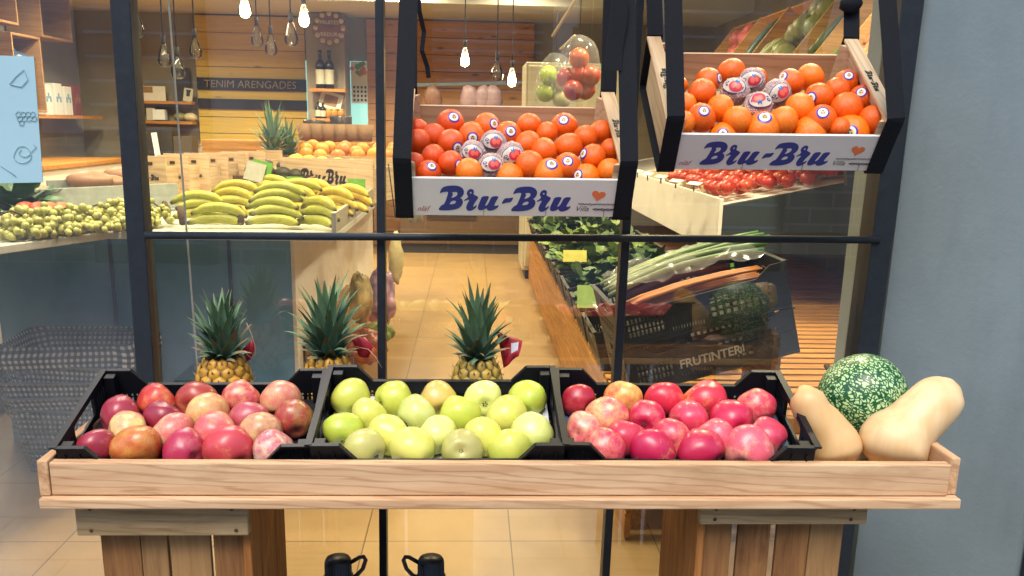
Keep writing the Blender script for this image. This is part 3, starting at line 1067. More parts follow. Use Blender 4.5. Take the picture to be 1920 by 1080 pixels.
butternut('slim butternut squash leaning between the pink apple crate and the green gourd', [(1503, 729), (1506, 733), (1512, 748), (1525, 775), (1548, 805), (1564, 830), (1572, 852), (1576, 868), (1577, 873)], 1.53, [4, 22, 33, 36, 42, 48, 46, 26, 3], -.05, 1)
butternut('stout butternut squash leaning up towards the blue grey pier beside the gourd', [(1782, 722), (1779, 727), (1764, 744), (1735, 772), (1705, 800), (1682, 824), (1668, 846), (1660, 868), (1658, 876)], 1.52, [5, 28, 46, 51, 54, 66, 62, 34, 4], -.05, 5)

# ------------------------------------------------------------------ oil jugs under the tray
def jug(label, px, py, side):
    p = at(px, py, Y=1.70)
    zt = p.z
    t = thing('oil_jug', label, 'jug', Vector((p.x, p.y, 0)))
    r = 26 * 1.70 / F * 1.02
    m = MB(); m.lathe([(0, .0), (.085, 0), (.092, .01), (.092, zt - .14), (.08, zt - .10), (.04, zt - .05), (r * .92, zt - .035), (r * .92, zt - .03)], 28)
    m.build('body', MAT['bottle'], t)
    m = MB(); m.lathe([(r * 1.14, zt - .036), (r * 1.14, zt - .025), (r, zt - .022), (r, zt + .009), (r * .9, zt + .014), (0, zt + .015)], 28)
    for k in range(28):
        a = 2 * math.pi * k / 28
        m.box((math.cos(a) * r, math.sin(a) * r, zt - .008), (.0016, .0016, .028))
    c = m.build('cap', plain('cap_plastic', C('1d2733'), .35), t)
    m = MB()
    pts = [(side * r * .95, 0, zt + .004), (side * (r + .018), 0, zt + .016), (side * (r + .026), 0, zt + .017), (side * (r + .030), 0, zt + .010), (side * (r + .024), 0, zt - .010), (side * (r + .012), 0, zt - .024), (side * r * 1.1, 0, zt - .030)]
    m.tube(pts, .0045, 8)
    m.build('handle', plain('handle_plastic', C('201c22'), .3), t)


jug('oil jug with dark cap under the tray, looped handle pointing to the squash end', 634, 1058, 1)
jug('oil jug with dark cap under the tray, looped handle pointing away from the squashes', 808, 1058, -1)

# ------------------------------------------------------------------ pineapples between the crates and the glass
def pineapple(label, top, halfw, base_v, col, edge, crown_h, seed, tagm=None, Y=1.83, leaf=None, nleaf=58):
    rr = random.Random(seed)
    p = at(*top, Y=Y)
    r = halfw * (Y * .97 + .1) / F
    zb = TB + .002
    H = p.z - zb
    t = thing('pineapple', label, 'pineapple', Vector((p.x, p.y, zb)))
    m = MB()
    prof = []
    N = 14
    for k in range(N + 1):
        u = k / N
        prof.append((r * .90 * (math.sin(math.pi * (.08 + .84 * u)) ** .42), H * u))
    prof = [(0, 0)] + prof + [(0, H)]
    m.lathe(prof, 24)
    for k in range(len(m.V)): m.VC[k] = tuple(x for x in edge)
    rows = max(6, round(H / .0175)); na = 11
    for j in range(rows):
        u = (j + .5) / rows
        rad = r * .91 * (math.sin(math.pi * (.08 + .84 * u)) ** .42)
        z = H * u
        for i in range(na):
            a = 2 * math.pi * (i + .5 * (j % 2)) / na + .06 * j
            n_ = Vector((math.cos(a), math.sin(a), (u - .5) * .9)).normalized()
            e1 = Vector((-math.sin(a), math.cos(a), 0)); e2 = n_.cross(e1)
            c = Vector((rad * math.cos(a), rad * math.sin(a), z))
            wx, wz = math.pi * rad / na * .98, H / rows * .80
            k_ = rr.uniform(.82, 1.12)
            ring = []
            for q in range(6):
                aa = math.pi / 6 + math.pi / 3 * q
                ring.append(m.v(c + e1 * wx * 1.08 * math.cos(aa) + e2 * wz * 1.1 * math.sin(aa), edge))
            ring2 = []
            for q in range(6):
                aa = math.pi / 6 + math.pi / 3 * q
                ring2.append(m.v(c + n_ * .0042 + e1 * wx * .78 * math.cos(aa) + e2 * wz * .78 * math.sin(aa), tuple(x * k_ for x in col)))
            ct = m.v(c + n_ * .0058, tuple(x * k_ * .8 + y for x, y in zip(col, (.03, .04, .03))))
            tip = m.v(c + n_ * .013 + Vector((0, 0, .008)), (.55, .40, .22))
            for q in range(6):
                m.f((ring[q], ring[(q + 1) % 6], ring2[(q + 1) % 6], ring2[q]), 0, True)
                m.f((ring2[q], ring2[(q + 1) % 6], ct), 0, True)
            b1 = m.v(c + n_ * .0072 + e1 * wx * .25, (.45, .34, .16)); b2 = m.v(c + n_ * .0072 - e1 * wx * .25, (.45, .34, .16))
            m.f((b1, b2, tip), 0)
    m.build('fruit_body', MAT['vcol'], t)
    m = MB()
    for i in range(nleaf):
        u = i / (nleaf - 1)                      # 0 outer and low, 1 the heart
        a = i * 2.39996 + seed
        L = crown_h * (.27 + .72 * u ** .9) * rr.uniform(.88, 1.10)
        el0 = R(26 + 58 * u ** .7) + rr.uniform(-.08, .08)
        bend = rr.uniform(.1, .75) * (1 - .65 * u)
        wd = .0105 * rr.uniform(.85, 1.15) * (1.0 + .25 * u)
        base = Vector((math.cos(a) * .020 * (1 - u), math.sin(a) * .020 * (1 - u), H - .004 + crown_h * .16 * u))
        g_ = rr.uniform(.8, 1.2)
        c0 = (.17 * g_, .26 * g_, .215 * g_); c1 = (.135 * g_, .27 * g_, .11 * g_)
        if leaf: c0, c1 = tuple(x * leaf for x in c0), tuple(x * leaf for x in c1)
        dry = u < .4 and rr.random() < .6
        pos = base; el = el0; prev = None
        side = Vector((-math.sin(a), math.cos(a), 0)); NS = 7
        tw = rr.uniform(-.5, .5)
        for k in range(NS + 1):
            s_ = k / NS
            d = Vector((math.cos(a) * math.cos(el), math.sin(a) * math.cos(el), math.sin(el)))
            nrm = side.cross(d)
            w_ = wd * (1.0 + .15 * math.sin(math.pi * min(1, s_ * 1.5))) * (1 - s_ ** 2.1)
            w_ = max(.0005, w_)
            c = tuple(c0[q] + (c1[q] - c0[q]) * s_ for q in range(3))
            if dry and s_ > .55: c = (.30, .22, .11)
            elif s_ > .93: c = (.20, .16, .07)
            cur = [m.v(pos - side * w_ - nrm * 0, c), m.v(pos - nrm * w_ * .45 * -1 * -1, tuple(x * .85 for x in c)), m.v(pos + side * w_, c)]
            if prev:
                m.f((prev[0], prev[1], cur[1], cur[0]), 0, True); m.f((prev[1], prev[2], cur[2], cur[1]), 0, True)
            prev = cur
            pos = pos + d * (L / NS)
            el -= bend / NS * (.5 + s_) * 2
            side = (side + Vector((0, 0, tw / NS))).normalized()
    m.build('crown', MAT['leaf'], t)
    if tagm: tagm(t, p, zb, H)
    return t


def red_tag(pxs, Y, crumple, loop=None):
    def make(t, p, zb, H):
        o = Vector((p.x, p.y, zb))
        m = MB(); m.M = Matrix.Translation(-o)
        L = [at(*q, Y=Y + .012 * math.sin(k * 1.7) * crumple) for k, q in enumerate(pxs[0])]
        Rr = [at(*q, Y=Y + .012 * math.sin(k * 1.3 + 1) * crumple) for k, q in enumerate(pxs[1])]
        NX = 6; g_ = []
        for k in range(len(L)):
            row = []
            for j in range(NX + 1):
                u = j / NX
                q = L[k].lerp(Rr[k], u); q.y += .006 * math.sin(u * 6.3 + k) * crumple
                row.append(m.v(q))
            g_.append(row)
        for k in range(len(L) - 1):
            for j in range(NX):
                m.f((g_[k][j], g_[k][j + 1], g_[k + 1][j + 1], g_[k + 1][j]), 1 if (k == 1 and 3 <= j <= 4 and crumple > .9) else 0, True)
        ob = m.build('label_tag', [RTAG, MAT['paper']], t)
        so = ob.modifiers.new('thick', 'SOLIDIFY'); so.thickness = .0008
        if loop:
            m = MB(); m.M = Matrix.Translation(-o)
            m.tube([at(*q, Y=Y) for q in loop], .0011, 5)
            m.build('tag_loop', plain('clear_loop', C('c4a088'), .3), t)
    return make


RTAG = plain('red_tag_card', C('b02838'), .4, var=.12, scale=25)
pineapple('golden pineapple behind the russet apple crate, beside the thick upright post', (418, 670), 53, 0, (.60, .30, .025), (.22, .12, .02), .138, 3,
          red_tag([[(455, 655), (458, 668), (462, 678)], [(474, 636), (478, 655), (470, 674)]], 1.87, .4, [(462, 605), (472, 628), (478, 648), (479, 664), (472, 672), (462, 664)]))
pineapple('golden pineapple whose fruit hides behind the corner where the russet and green crates meet', (615, 668), 50, 0, (.64, .33, .03), (.22, .12, .02), .165, 8,
          red_tag([[(655, 628), (664, 648), (672, 668)], [(684, 632), (700, 650), (690, 672)]], 1.88, .6, [(660, 655), (664, 690), (690, 715), (705, 722), (668, 700), (658, 668), (668, 650), (690, 655), (703, 668), (716, 690)]))
pineapple('greenish pineapple with a bright red tag behind the green apple crate', (895, 672), 50, 0, (.56, .36, .06), (.08, .085, .015), .148, 21,
          red_tag([[(931, 622), (936, 645), (940, 668), (944, 690)], [(950, 628), (980, 640), (977, 655), (972, 668)]], 1.86, 1.0))

# ------------------------------------------------------------------ the two hanging orange boxes
# lettering traced as outlines in board units, then deskewed
B_ = [(150, 345), (195, 290), (235, 278), (285, 150), (270, 138), (215, 143), (172, 160), (205, 97), (250, 79), (330, 72), (400, 76), (450, 95), (478, 130), (475, 168), (455, 196), (428, 212), (456, 226), (468, 260), (448, 302), (405, 330), (340, 345), (250, 350)]
B_H1 = [(322, 147), (383, 141), (400, 160), (385, 190), (340, 208), (318, 212), (345, 165)]
B_H2 = [(294, 281), (318, 247), (360, 237), (383, 252), (366, 274), (330, 281)]
R_ = [(475, 245), (484, 232), (516, 214), (532, 194), (508, 168), (522, 130), (555, 112), (590, 118), (601, 142), (592, 174), (625, 188), (660, 205), (630, 245), (605, 276), (588, 318), (615, 306), (640, 290), (632, 320), (592, 350), (546, 362), (511, 346), (505, 312), (525, 265), (545, 242), (530, 229), (500, 241)]
R_H = [(548, 152), (560, 143), (573, 150), (570, 163), (555, 167)]
U_ = [(700, 196), (795, 194), (770, 245), (737, 306), (765, 300), (788, 268), (820, 198), (915, 198), (880, 250), (852, 304), (880, 309), (912, 295), (906, 324), (860, 350), (810, 362), (772, 354), (760, 330), (722, 350), (680, 355), (652, 341), (651, 310), (680, 245)]
H_ = [(945, 290), (965, 246), (990, 222), (1040, 223), (1100, 212), (1062, 270), (1000, 272)]
PAIR = [B_, B_H1, B_H2, R_, R_H, U_]


def bru_mesh(width, height, thick=.0004):
    sp = []
    for dx, dy in ((0, 0), (908, 23)):
        for s_ in PAIR:
            sp.append([(x + dx, y + dy) for x, y in s_])
    sp.append(H_)
    out = []
    for s_ in sp:
        q = [(x, y - .0225 * x) for x, y in s_]
        q = smooth_closed(q, 2)
        out.append([((x - 150) / 1690 * width, -(y - 195) / 290 * height) for x, y in q])
    return curve_mesh(out, thick)


def scribble(x0, x1, z, h, n, seed):
    """small brush handwriting too small to read"""
    rr = random.Random(seed); pts = []
    for k in range(n * 6):
        u = k / (n * 6 - 1)
        pts.append((x0 + (x1 - x0) * u + h * .35 * math.sin(k * 2.1), z + h * .5 * math.sin(k * 1.35) * rr.uniform(.4, 1.1)))
    return pts


BRU = bru_mesh(.252, .056)
BRU_S = bru_mesh(.075, .014)
BW, BL, BH = .405, .27, .080
XZ = Matrix(((1, 0, 0, 0), (0, 0, -1, 0), (0, 1, 0, 0), (0, 0, 0, 1)))


def orange_box(label, M):
    t = thing('fruit_box', label, 'fruit box', M, 'hanging boxes of oranges')
    W2 = BW / 2 + .012
    m = MB(); m.bx(-W2, W2, -.008, -.002, -BH, 0); fb = m.build('front_board', MAT['print_white'], t, .0008)
    m = MB(); m.bx(-W2 + .012, W2 - .012, BL, BL + .005, -BH, .004); m.build('back_board', MAT['ply'], t, .0008)
    m = MB()
    for k in range(4): m.bx(-W2 + .012, W2 - .012, .0 + k * .068, .062 + k * .068, -BH - .004, -BH)
    m.build('bottom_slat', MAT['ply'], t, .0006)
    for s_ in (-1, 1):
        m = MB()
        m.bx(s_ * (W2 - .008), s_ * (W2 - .012), .0, BL, -BH, .006)
        ep = m.build('end_panel', MAT['ply_y'], t, .0006)
        for y in (-.002, BL - .022):
            m = MB()
            m.prism([(0, 0), (.022, 0), (0, .022)] if y < .1 else [(0, 0), (.022, .022), (0, .022)], -BH, .028, lambda u, v, w_: Vector((s_ * (W2 - .012 - u) if True else 0, y + v, w_)))
            m.build('corner_post', MAT['ply'], ep)
        m = MB(); m.bx(s_ * (W2 + .004), s_ * (W2 - .024), -.010, BL + .012, .029, .035)
        if s_ > 0: m.bx(s_ * (W2 - .013), s_ * (W2 - .016), .02, BL - .02, .006, .029)
        es = m.build('end_strip', MAT['ply_y'], t, .0006)
        m = MB()
        Mx = Matrix(((0, s_ * 1.0, 0, s_ * (W2 - .010)), (-s_ * 1.0, 0, 0, BL * .46 + .0375 * s_), (0, 0, 1, .0355), (0, 0, 0, 1)))
        m.mesh(BRU_S, Mx)
        m.build('print', MAT['black_ink'], es)
    # print on the front board
    m = MB(); m.mesh(BRU, Matrix.Translation((-.141, -.0083, -.040)) @ XZ); m.build('lettering', MAT['navy'], fb)
    hp = []
    for k in range(40):
        a = 2 * math.pi * k / 40
        hp.append((16 * math.sin(a) ** 3, 13 * math.cos(a) - 5 * math.cos(2 * a) - 2 * math.cos(3 * a) - math.cos(4 * a)))
    hm = curve_mesh([[(x * .00082, y * .00078) for x, y in hp]], .0004)
    m = MB(); m.mesh(hm, Matrix.Translation((.158, -.0083, -.033)) @ XZ @ Matrix.Rotation(R(-8), 4, 'Z')); m.build('heart_emblem', MAT['heart'], fb)
    m = MB()
    for (x0, x1, z, h, n, sd) in ((.122, .198, -.052, .004, 9, 1), ):
        pts = scribble(x0, x1, z, h, n, sd)
        m.tube([(x, -.0084, z_) for x, z_ in pts], .00055, 4)
    tm = text_mesh('Villa', .0155, 'LEFT', .35); m.mesh(tm, Matrix.Translation((.116, -.0083, -.0675)) @ XZ)
    m.tube([(x, -.0084, z_) for x, z_ in scribble(.150, .198, -.0635, .006, 7, 4)], .00075, 4)
    m.build('small_script', MAT['black_ink'], fb)
    m = MB()
    tm = text_mesh('nlàf', .0155, 'LEFT', .4); m.mesh(tm, Matrix.Translation((-.180, -.0083, -.070)) @ XZ)
    m.build('red_script', MAT['red_ink'], fb)
    m = MB()
    for x in (-.055, .062, .172): m.box((x, -.0084, -.072), (.0007, .0012, .016))
    m.build('staple', MAT['iron'], fb)
    return M


OM = {}
OM['low'] = orange_box('lower hanging wooden box of oranges with blue script lettering, between the two thin posts', crate_matrix((.0785, 1.658, 1.207), R(27.5), R(.8), R(.3), 1))
OM['high'] = orange_box('higher hanging wooden box of oranges with blue script lettering, beside the grey pier', crate_matrix((.574, 1.69, 1.295), R(34.5), R(-.8), R(.6), 1))


# straps: ribbons along a path in the world
def ribbon(m, pts, wd, across, th=.0016):
    prev = None
    for k, p in enumerate(pts):
        a = across[k] if isinstance(across, list) else across
        d = (pts[min(k + 1, len(pts) - 1)] - pts[max(k - 1, 0)]).normalized()
        a = (a - d * a.dot(d)).normalized(); n_ = a.cross(d)
        cur = [m.v(p + a * wd / 2 * sx + n_ * th / 2 * sn) for sx, sn in ((-1, -1), (1, -1), (1, 1), (-1, 1))]
        if prev:
            for q in range(4): m.f((prev[q], prev[(q + 1) % 4], cur[(q + 1) % 4], cur[q]))
        else: m.f(cur[::-1])
        prev = cur
    m.f(prev)


def strap(label, key, lx, front_top, rear_top, wd=.033):
    M = OM[key]
    L = lambda x, y, z: M @ Vector((x, y, z))
    ft = at(*front_top, Y=1.70); rt = at(*rear_top, Y=1.93)
    a0 = L(lx, -.011, .037)
    up = ft + (ft - a0) * ((2.45 - ft.z) / (ft.z - a0.z))
    b0 = L(lx, BL + .014, .037)
    up2 = rt + (rt - b0) * ((2.45 - rt.z) / (rt.z - b0.z))
    pts = [up, ft, a0 + Vector((0, -.003, .004)), L(lx, -.0125, .033), L(lx, -.011, 0), L(lx, -.011, -BH + .002), L(lx, -.008, -BH - .006), L(lx, BL * .5, -BH - .007), L(lx, BL + .008, -BH - .006), L(lx, BL + .014, -BH), L(lx, BL + .0145, .03), b0, rt, up2]
    ac = M.to_3x3() @ Vector((1, 0, 0))
    m = MB(); ribbon(m, pts, wd, ac)
    o = m.build('webbing_strap', MAT['strap'])
    tag(o, label, 'strap', 'black straps holding the orange boxes')
    return up


ups = [strap('black strap round the lower orange box, at its red script end', 'low', -.203, (766, 0), (767, 0)),
       strap('black strap round the lower orange box, at its heart emblem end', 'low', .206, (1174, 0), (1146, 0)),
       strap('black strap round the higher orange box, at its red script end', 'high', -.202, (1262, 0), (1227, 0)),
       strap('black strap round the higher orange box, at its heart emblem end', 'high', .205, (1664, 0), (1597, 0))]
# knots and loose tails
m = MB()
ribbon(m, [at(784, -30, Y=1.86), at(786, 20, Y=1.86), at(795, 60, Y=1.87), at(791, 95, Y=1.86), at(801, 125, Y=1.87), at(804, 146, Y=1.87)], .009, Vector((1, .3, 0)))
tag(m.build('strap_tail', MAT['strap']), 'thin loose black strap end dangling above the lower orange box', 'strap')
m = MB()
ribbon(m, [at(1165, -20, Y=1.68), at(1160, 40, Y=1.675), at(1152, 92, Y=1.67), at(1150, 132, Y=1.665)], .030, Vector((1, .1, 0)))
tag(m.build('strap_tail', MAT['strap']), 'wide loose strap flap beside the lower orange box, next to the thin post', 'strap')
m = MB(); q = at(1596, 8, Y=1.91)
m.sphere(q, .022, 12, 8, lambda d: 1 + .3 * noise.noise(d * 2), sc=(1.1, .6, .75))
tag(m.build('strap_knot', MAT['strap']), 'knot in the black strap above the higher orange box', 'strap')
m = MB(); m.tube([Vector((-1.2, 1.80, 2.44)), Vector((1.1, 1.80, 2.44))], .018, 10)
for x in (-.9, 0, .9): m.tube([Vector((x, 1.80, 2.44)), Vector((x, 1.99, 2.50))], .012, 8)
tag(m.build('hanging_bar', MAT['steel']), 'dark steel bar above the window from which the straps hang', 'bar')


# ------------------------------------------------------------------ oranges
def orange_data(seed):
    m = MB(); sv = Vector((seed * 2.3, 1.1 * seed, .4))
    m.sphere((0, 0, 0), 1, 28, 20, lambda d: (1 - .05 * math.exp(-((1 - d.z) / .03)) - .02 * math.exp(-((1 + d.z) / .02))) * (1 + .05 * noise.noise(d * .9 + sv)), sc=(1, 1, .95))
    return m.data('orange', MAT['orange'])


OR = [orange_data(k) for k in range(4)]
m = MB(); m.lathe([(0, .925), (.04, .93), (.055, .915), (.05, .88)], 8); BTN = m.data('stem_button', plain('stem_button_skin', C('7c6a3c'), .8))


def cap_data(name, rings, mats, R0=1.004, n=22):
    """a disc lying on the unit sphere about +z; rings: (angle, material)"""
    m = MB(); m.v((0, 0, R0)); prev = [0]; a0 = 0
    for a1, mi in rings:
        for st in range(1, 3):
            a = a0 + (a1 - a0) * st / 2
            cur = [m.v((R0 * math.sin(a) * math.cos(2 * math.pi * j / n), R0 * math.sin(a) * math.sin(2 * math.pi * j / n), R0 * math.cos(a))) for j in range(n)]
            for j in range(n):
                k = (j + 1) % n
                if len(prev) == 1: m.f((0, cur[j], cur[k]), mi, True)
                else: m.f((prev[j], cur[j], cur[k], prev[k]), mi, True)
            prev = cur
        a0 = a1
    return m.data(name, mats)


BLUE_ST = plain('sticker_blue', C('3a2f9c'), .35, var=.03); WHITE_ST = plain('sticker_white', C('e4e0d4'), .35, var=.03)
YEL_ST = plain('sticker_yellow', C('d6b030'), .35, var=.2, scale=2); DARK_ST = plain('sticker_figure', C('3b4a78'), .35)
STK = cap_data('sticker', [(.16, 2), (.22, 1), (.30, 1), (.40, 0)], [BLUE_ST, WHITE_ST, YEL_ST])
m = MB()
for pts in ([(-.09, .11), (.0, .17), (.08, .10), (.03, .05), (-.05, .06)], [(-.12, -.02), (-.03, .03), (-.02, -.10), (-.08, -.14)], [(.03, .02), (.12, -.03), (.08, -.12), (.03, -.08)]):
    ids = []
    for x, y in pts:
        ids.append(m.v(Vector((x, y, math.sqrt(1 - x * x - y * y))) * 1.010))
    m.f(ids)
FIG = m.data('sticker_figure', DARK_ST)


def wrap_paper():
    t = NT('printed_wrapper')
    v = t.coords()
    wv = t.n('TexWave', wave_type='RINGS', rings_direction='Z')
    wv.inputs['Scale'].default_value, wv.inputs['Distortion'].default_value, wv.inputs['Detail'].default_value, wv.inputs['Detail Scale'].default_value = 3.4, 6, 4, 3
    t.l(v, wv.inputs['Vector'])
    n_ = t.noise(v, 5, 5, .7)
    base = t.ramp(n_, [(.35, C('d8ccc0')), (.65, C('efe8e0'))])
    col = t.mix(t.ramp(wv.outputs['Fac'], [(.70, (0, 0, 0, 1)), (.78, (1, 1, 1, 1))]), base, C('c4545c'))
    t.l(col, t.b.inputs['Base Color'])
    t.p(Roughness=.42)
    t.bump(n_, .6, .15)
    return t.m


WRAP = wrap_paper()


def crumple(seed):
    m = MB(); sv = Vector((seed * 4.1, 0, seed))
    m.sphere((0, 0, 0), 1, 48, 32, lambda d: 1 + .12 * noise.noise(d * 2.0 + sv) + .11 * abs(noise.noise(d * 4.5 + sv)) + .05 * abs(noise.noise(d * 11 + sv)) - .03 * math.cos(9 * math.atan2(d.y, d.x)) * max(0, .2 - d.z * .4), sc=(1.05, 1.05, .93))
    return m.data('wrapped_orange', WRAP)


WR = [crumple(k) for k in range(3)]


def emblem_data():
    """printed oval on the wrapper: white field with a navy outline, a red fruit shape and a blue leaf"""
    m = MB(); sp = lambda x, y, h: Vector((x, y, math.sqrt(max(.02, 1 - x * x - y * y)))) * h
    def patch(pts, mi, h):
        c = (sum(p[0] for p in pts) / len(pts), sum(p[1] for p in pts) / len(pts))
        i0 = m.v(sp(*c, h)); prev = None
        for f_ in (.5, 1.0):
            cur = [m.v(sp(c[0] + (x - c[0]) * f_, c[1] + (y - c[1]) * f_, h)) for x, y in pts]
            n = len(cur)
            for j in range(n):
                k = (j + 1) % n
                if prev is None: m.f((i0, cur[j], cur[k]), mi, True)
                else: m.f((prev[j], cur[j], cur[k], prev[k]), mi, True)
            prev = cur
    ell = lambda cx, cy, rx, ry, n=26: [(cx + rx * math.cos(2 * math.pi * k / n), cy + ry * math.sin(2 * math.pi * k / n)) for k in range(n)]
    patch(ell(0, 0, .80, .60), 0, 1.115); patch(ell(0, .0, .75, .55), 1, 1.122)
    patch([(x + .16, y - .10) for x, y in ell(0, 0, .44, .37)], 2, 1.132); patch(ell(.06, -.08, .16, .20), 3, 1.138); patch(ell(.34, -.06, .13, .18), 3, 1.138)
    patch([(.0, .16), (.08, .42), (.17, .24), (.28, .40), (.30, .18), (.16, .12)], 4, 1.142)
    patch(ell(-.48, .08, .15, .10, 10), 0, 1.132); patch(ell(-.48, .08, .09, .05, 10), 1, 1.136); patch(ell(-.42, -.14, .10, .05, 10), 0, 1.132)
    patch([(.52, -.02), (.66, .10), (.66, -.12)], 2, 1.130)
    return m.data('emblem', [MAT['navy'], plain('emblem_field', C('c4bba6'), .4, var=.25, scale=3), plain('emblem_red', C('b8324a'), .4), plain('emblem_coral', C('e0644c'), .4), plain('emblem_blue', C('2a6aa8'), .4)])


EMB = emblem_data()
TOCAM = lambda p: (Vector((0, 0, EYE)) - p).normalized()


def sph_at(M, px, py, wd, zc):
    r_ = wd / 2 * 1.75 / F
    p = M @ on_plane(M, px, py, zc, r_ + .002, BL - r_)
    return p, wd / 2 * (p.dot(MF) - EYE * MF.z) / F


def facing(p, r, spx):
    """direction from the fruit's centre to the surface point seen at pixel spx"""
    d = ray(*spx).normalized(); o = Vector((0, 0, EYE)) - p
    b = o.dot(d); disc = b * b - (o.dot(o) - r * r)
    s_ = -b - math.sqrt(max(disc, 0))
    return (o + d * s_).normalized()


def oranges(key, rows, wrapped, off, k, boxword):
    M = OM[key]
    names = ['rear', 'second', 'third', 'fourth', 'front']
    for ri, row in enumerate(rows):
        row = sorted(row, key=lambda e: -e[0])
        nm = names[ri] if ri < len(rows) - 1 else 'front'
        for i, e in enumerate(row):
            zx, zy, wd, st = e
            px, py = off[0] + zx / k, off[1] + zy / k
            p, r = sph_at(M, px, py, wd / k, -.004)
            r *= 1.06 * rnd.uniform(.97, 1.04)
            ax = Vector((rnd.uniform(-1, 1), rnd.uniform(-.2, 1), rnd.uniform(-.3, 1))).normalized()
            if st == 'stem': ax = facing(p, r, (px + 3, py + 2))
            Mo = Matrix.Translation(p) @ ax.to_track_quat('Z', 'X').to_matrix().to_4x4() @ Matrix.Scale(r, 4)
            t = obj('orange', rnd.choice(OR), None, 0, Mo)
            g_ = rnd.uniform(.0, 1)
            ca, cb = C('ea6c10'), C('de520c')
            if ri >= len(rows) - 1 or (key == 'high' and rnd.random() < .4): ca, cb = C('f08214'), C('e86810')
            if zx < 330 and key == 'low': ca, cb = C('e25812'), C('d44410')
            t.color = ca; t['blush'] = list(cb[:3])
            lab = f"{'stickered orange' if isinstance(st, tuple) else ('orange showing its stem' if st == 'stem' else 'plain orange')}, {ORD[i + 1]} from the heart emblem end, {nm} row of the {boxword} box"
            tag(t, lab, 'orange', f'oranges in the {boxword} hanging box')
            obj('stem_button', BTN, t)
            if isinstance(st, tuple):
                d = facing(p, r, (off[0] + st[0] / k, off[1] + st[1] / k))
                Ms = Matrix.Translation(p) @ d.to_track_quat('Z', 'Y').to_matrix().to_4x4() @ Matrix.Scale(r * 1.004, 4)
                sobj = obj('sticker', STK, t); sobj.matrix_parent_inverse = Mo.inverted(); sobj.matrix_basis = Ms
                fobj = obj('figure', FIG, sobj)
    for i, e in enumerate(sorted(wrapped, key=lambda e: e[1])):
        zx, zy, wd, spx, rot = e
        px, py = off[0] + zx / k, off[1] + zy / k
        p, r = sph_at(M, px, py, wd / k * .95, -.004)
        d = facing(p, r, (off[0] + spx[0] / k, off[1] + spx[1] / k))
        Mo = Matrix.Translation(p) @ d.to_track_quat('Z', 'Y').to_matrix().to_4x4() @ Matrix.Rotation(R(rot), 4, 'Z') @ Matrix.Scale(r, 4)
        t = obj('wrapped_orange', WR[i % 3], None, 0, Mo)
        tag(t, f"paper wrapped orange with red emblem, {['rearmost', 'second from the back', 'third from the back', 'frontmost'][i]} of four in the {boxword} box", 'orange', f'wrapped oranges in the {boxword} hanging box')
        obj('emblem', EMB, t)


oranges('low', [
    [(160, 610, 95, 0), (315, 585, 128, (330, 549)), (485, 597, 118, (521, 582)), (685, 592, 114, 0), (848, 595, 124, (846, 563)), (1022, 625, 108, 0)],
    [(235, 642, 112, 0), (415, 640, 124, (418, 650)), (587, 636, 130, (598, 618)), (768, 628, 106, 0), (950, 650, 114, 0)],
    [(162, 668, 120, 0), (315, 676, 126, (347, 696)), (678, 680, 118, 0), (755, 712, 122, 0), (870, 692, 132, 0), (1068, 705, 100, 0), (985, 742, 124, (936, 722))],
    [(143, 768, 104, 0), (232, 737, 112, 0), (315, 770, 118, (356, 776)), (685, 778, 130, 0), (862, 785, 128, (866, 758))],
    [(210, 815, 118, (226, 780)), (402, 812, 128, 0), (590, 832, 122, 0), (777, 818, 142, (790, 770)), (952, 838, 126, (911, 823)), (1062, 805, 112, 0)],
], [(515, 676, 120, (516, 664), 0), (418, 722, 118, (416, 716), -8), (600, 732, 122, (604, 728), 28), (505, 784, 122, (508, 770), 5)], (720, 0), 2.5125, 'lower')
oranges('high', [
    [(235, 402, 82, 0), (480, 340, 126, 0), (597, 372, 96, 0), (758, 388, 122, (721, 358)), (850, 365, 122, 0), (1022, 388, 112, (1034, 353))],
    [(370, 382, 122, (428, 367)), (342, 440, 132, 0), (975, 428, 118, 0), (1097, 464, 122, (1092, 432)), (890, 460, 132, (854, 460))],
    [(263, 494, 108, 0), (428, 510, 118, 0), (800, 510, 132, 0), (1020, 512, 150, 0)],
    [(252, 578, 112, 'stem'), (337, 555, 132, (353, 520)), (508, 566, 134, 0), (725, 570, 128, 0), (902, 565, 142, (912, 528)), (990, 600, 90, 0), (1145, 564, 134, 0)],
    [(440, 640, 128, (440, 629)), (625, 612, 158, (638, 549)), (845, 632, 158, 0), (1040, 628, 166, (1040, 622))],
], [(498, 432, 132, (492, 398), -15), (575, 385, 124, (576, 374), 10), (695, 442, 128, (712, 436), 40), (605, 500, 132, (622, 466), -172)], (1180, 0), 2.511, 'higher')

# ------------------------------------------------------------------ inside the shop: lamps
def ceiling_or_fill_lamp(x, y, power, label, col=(1.0, .85, .52), size=.16, spot=True):
    t = thing('ceiling_or_fill_lamp', label, 'lamp', Vector((x, y, 2.74)), 'ceiling lamps in the shop')
    m = MB(); m.lathe([(0, -.001), (.05, -.002), (.05, -.03), (.012, -.035), (.012, -.08), (.085, -.085), (.085, -.20), (.078, -.20), (.078, -.10), (0, -.10)], 20)
    m.build('housing', MAT['steel'], t)
    m = MB(); m.lathe([(0, -.19), (.07, -.19)], 20)
    m.build('diffuser', glow('lamp_diffuser', (1, .85, .6, 1), 6), t)
    d = bpy.data.lights.new('lamp_light', 'AREA')
    d.shape, d.size, d.energy, d.color = 'DISK', size, power, col
    d.spread = R(150)
    o = bpy.data.objects.new('lamp_light', d); COL.objects.link(o); o.parent = t
    o.location = (0, 0, -.215)


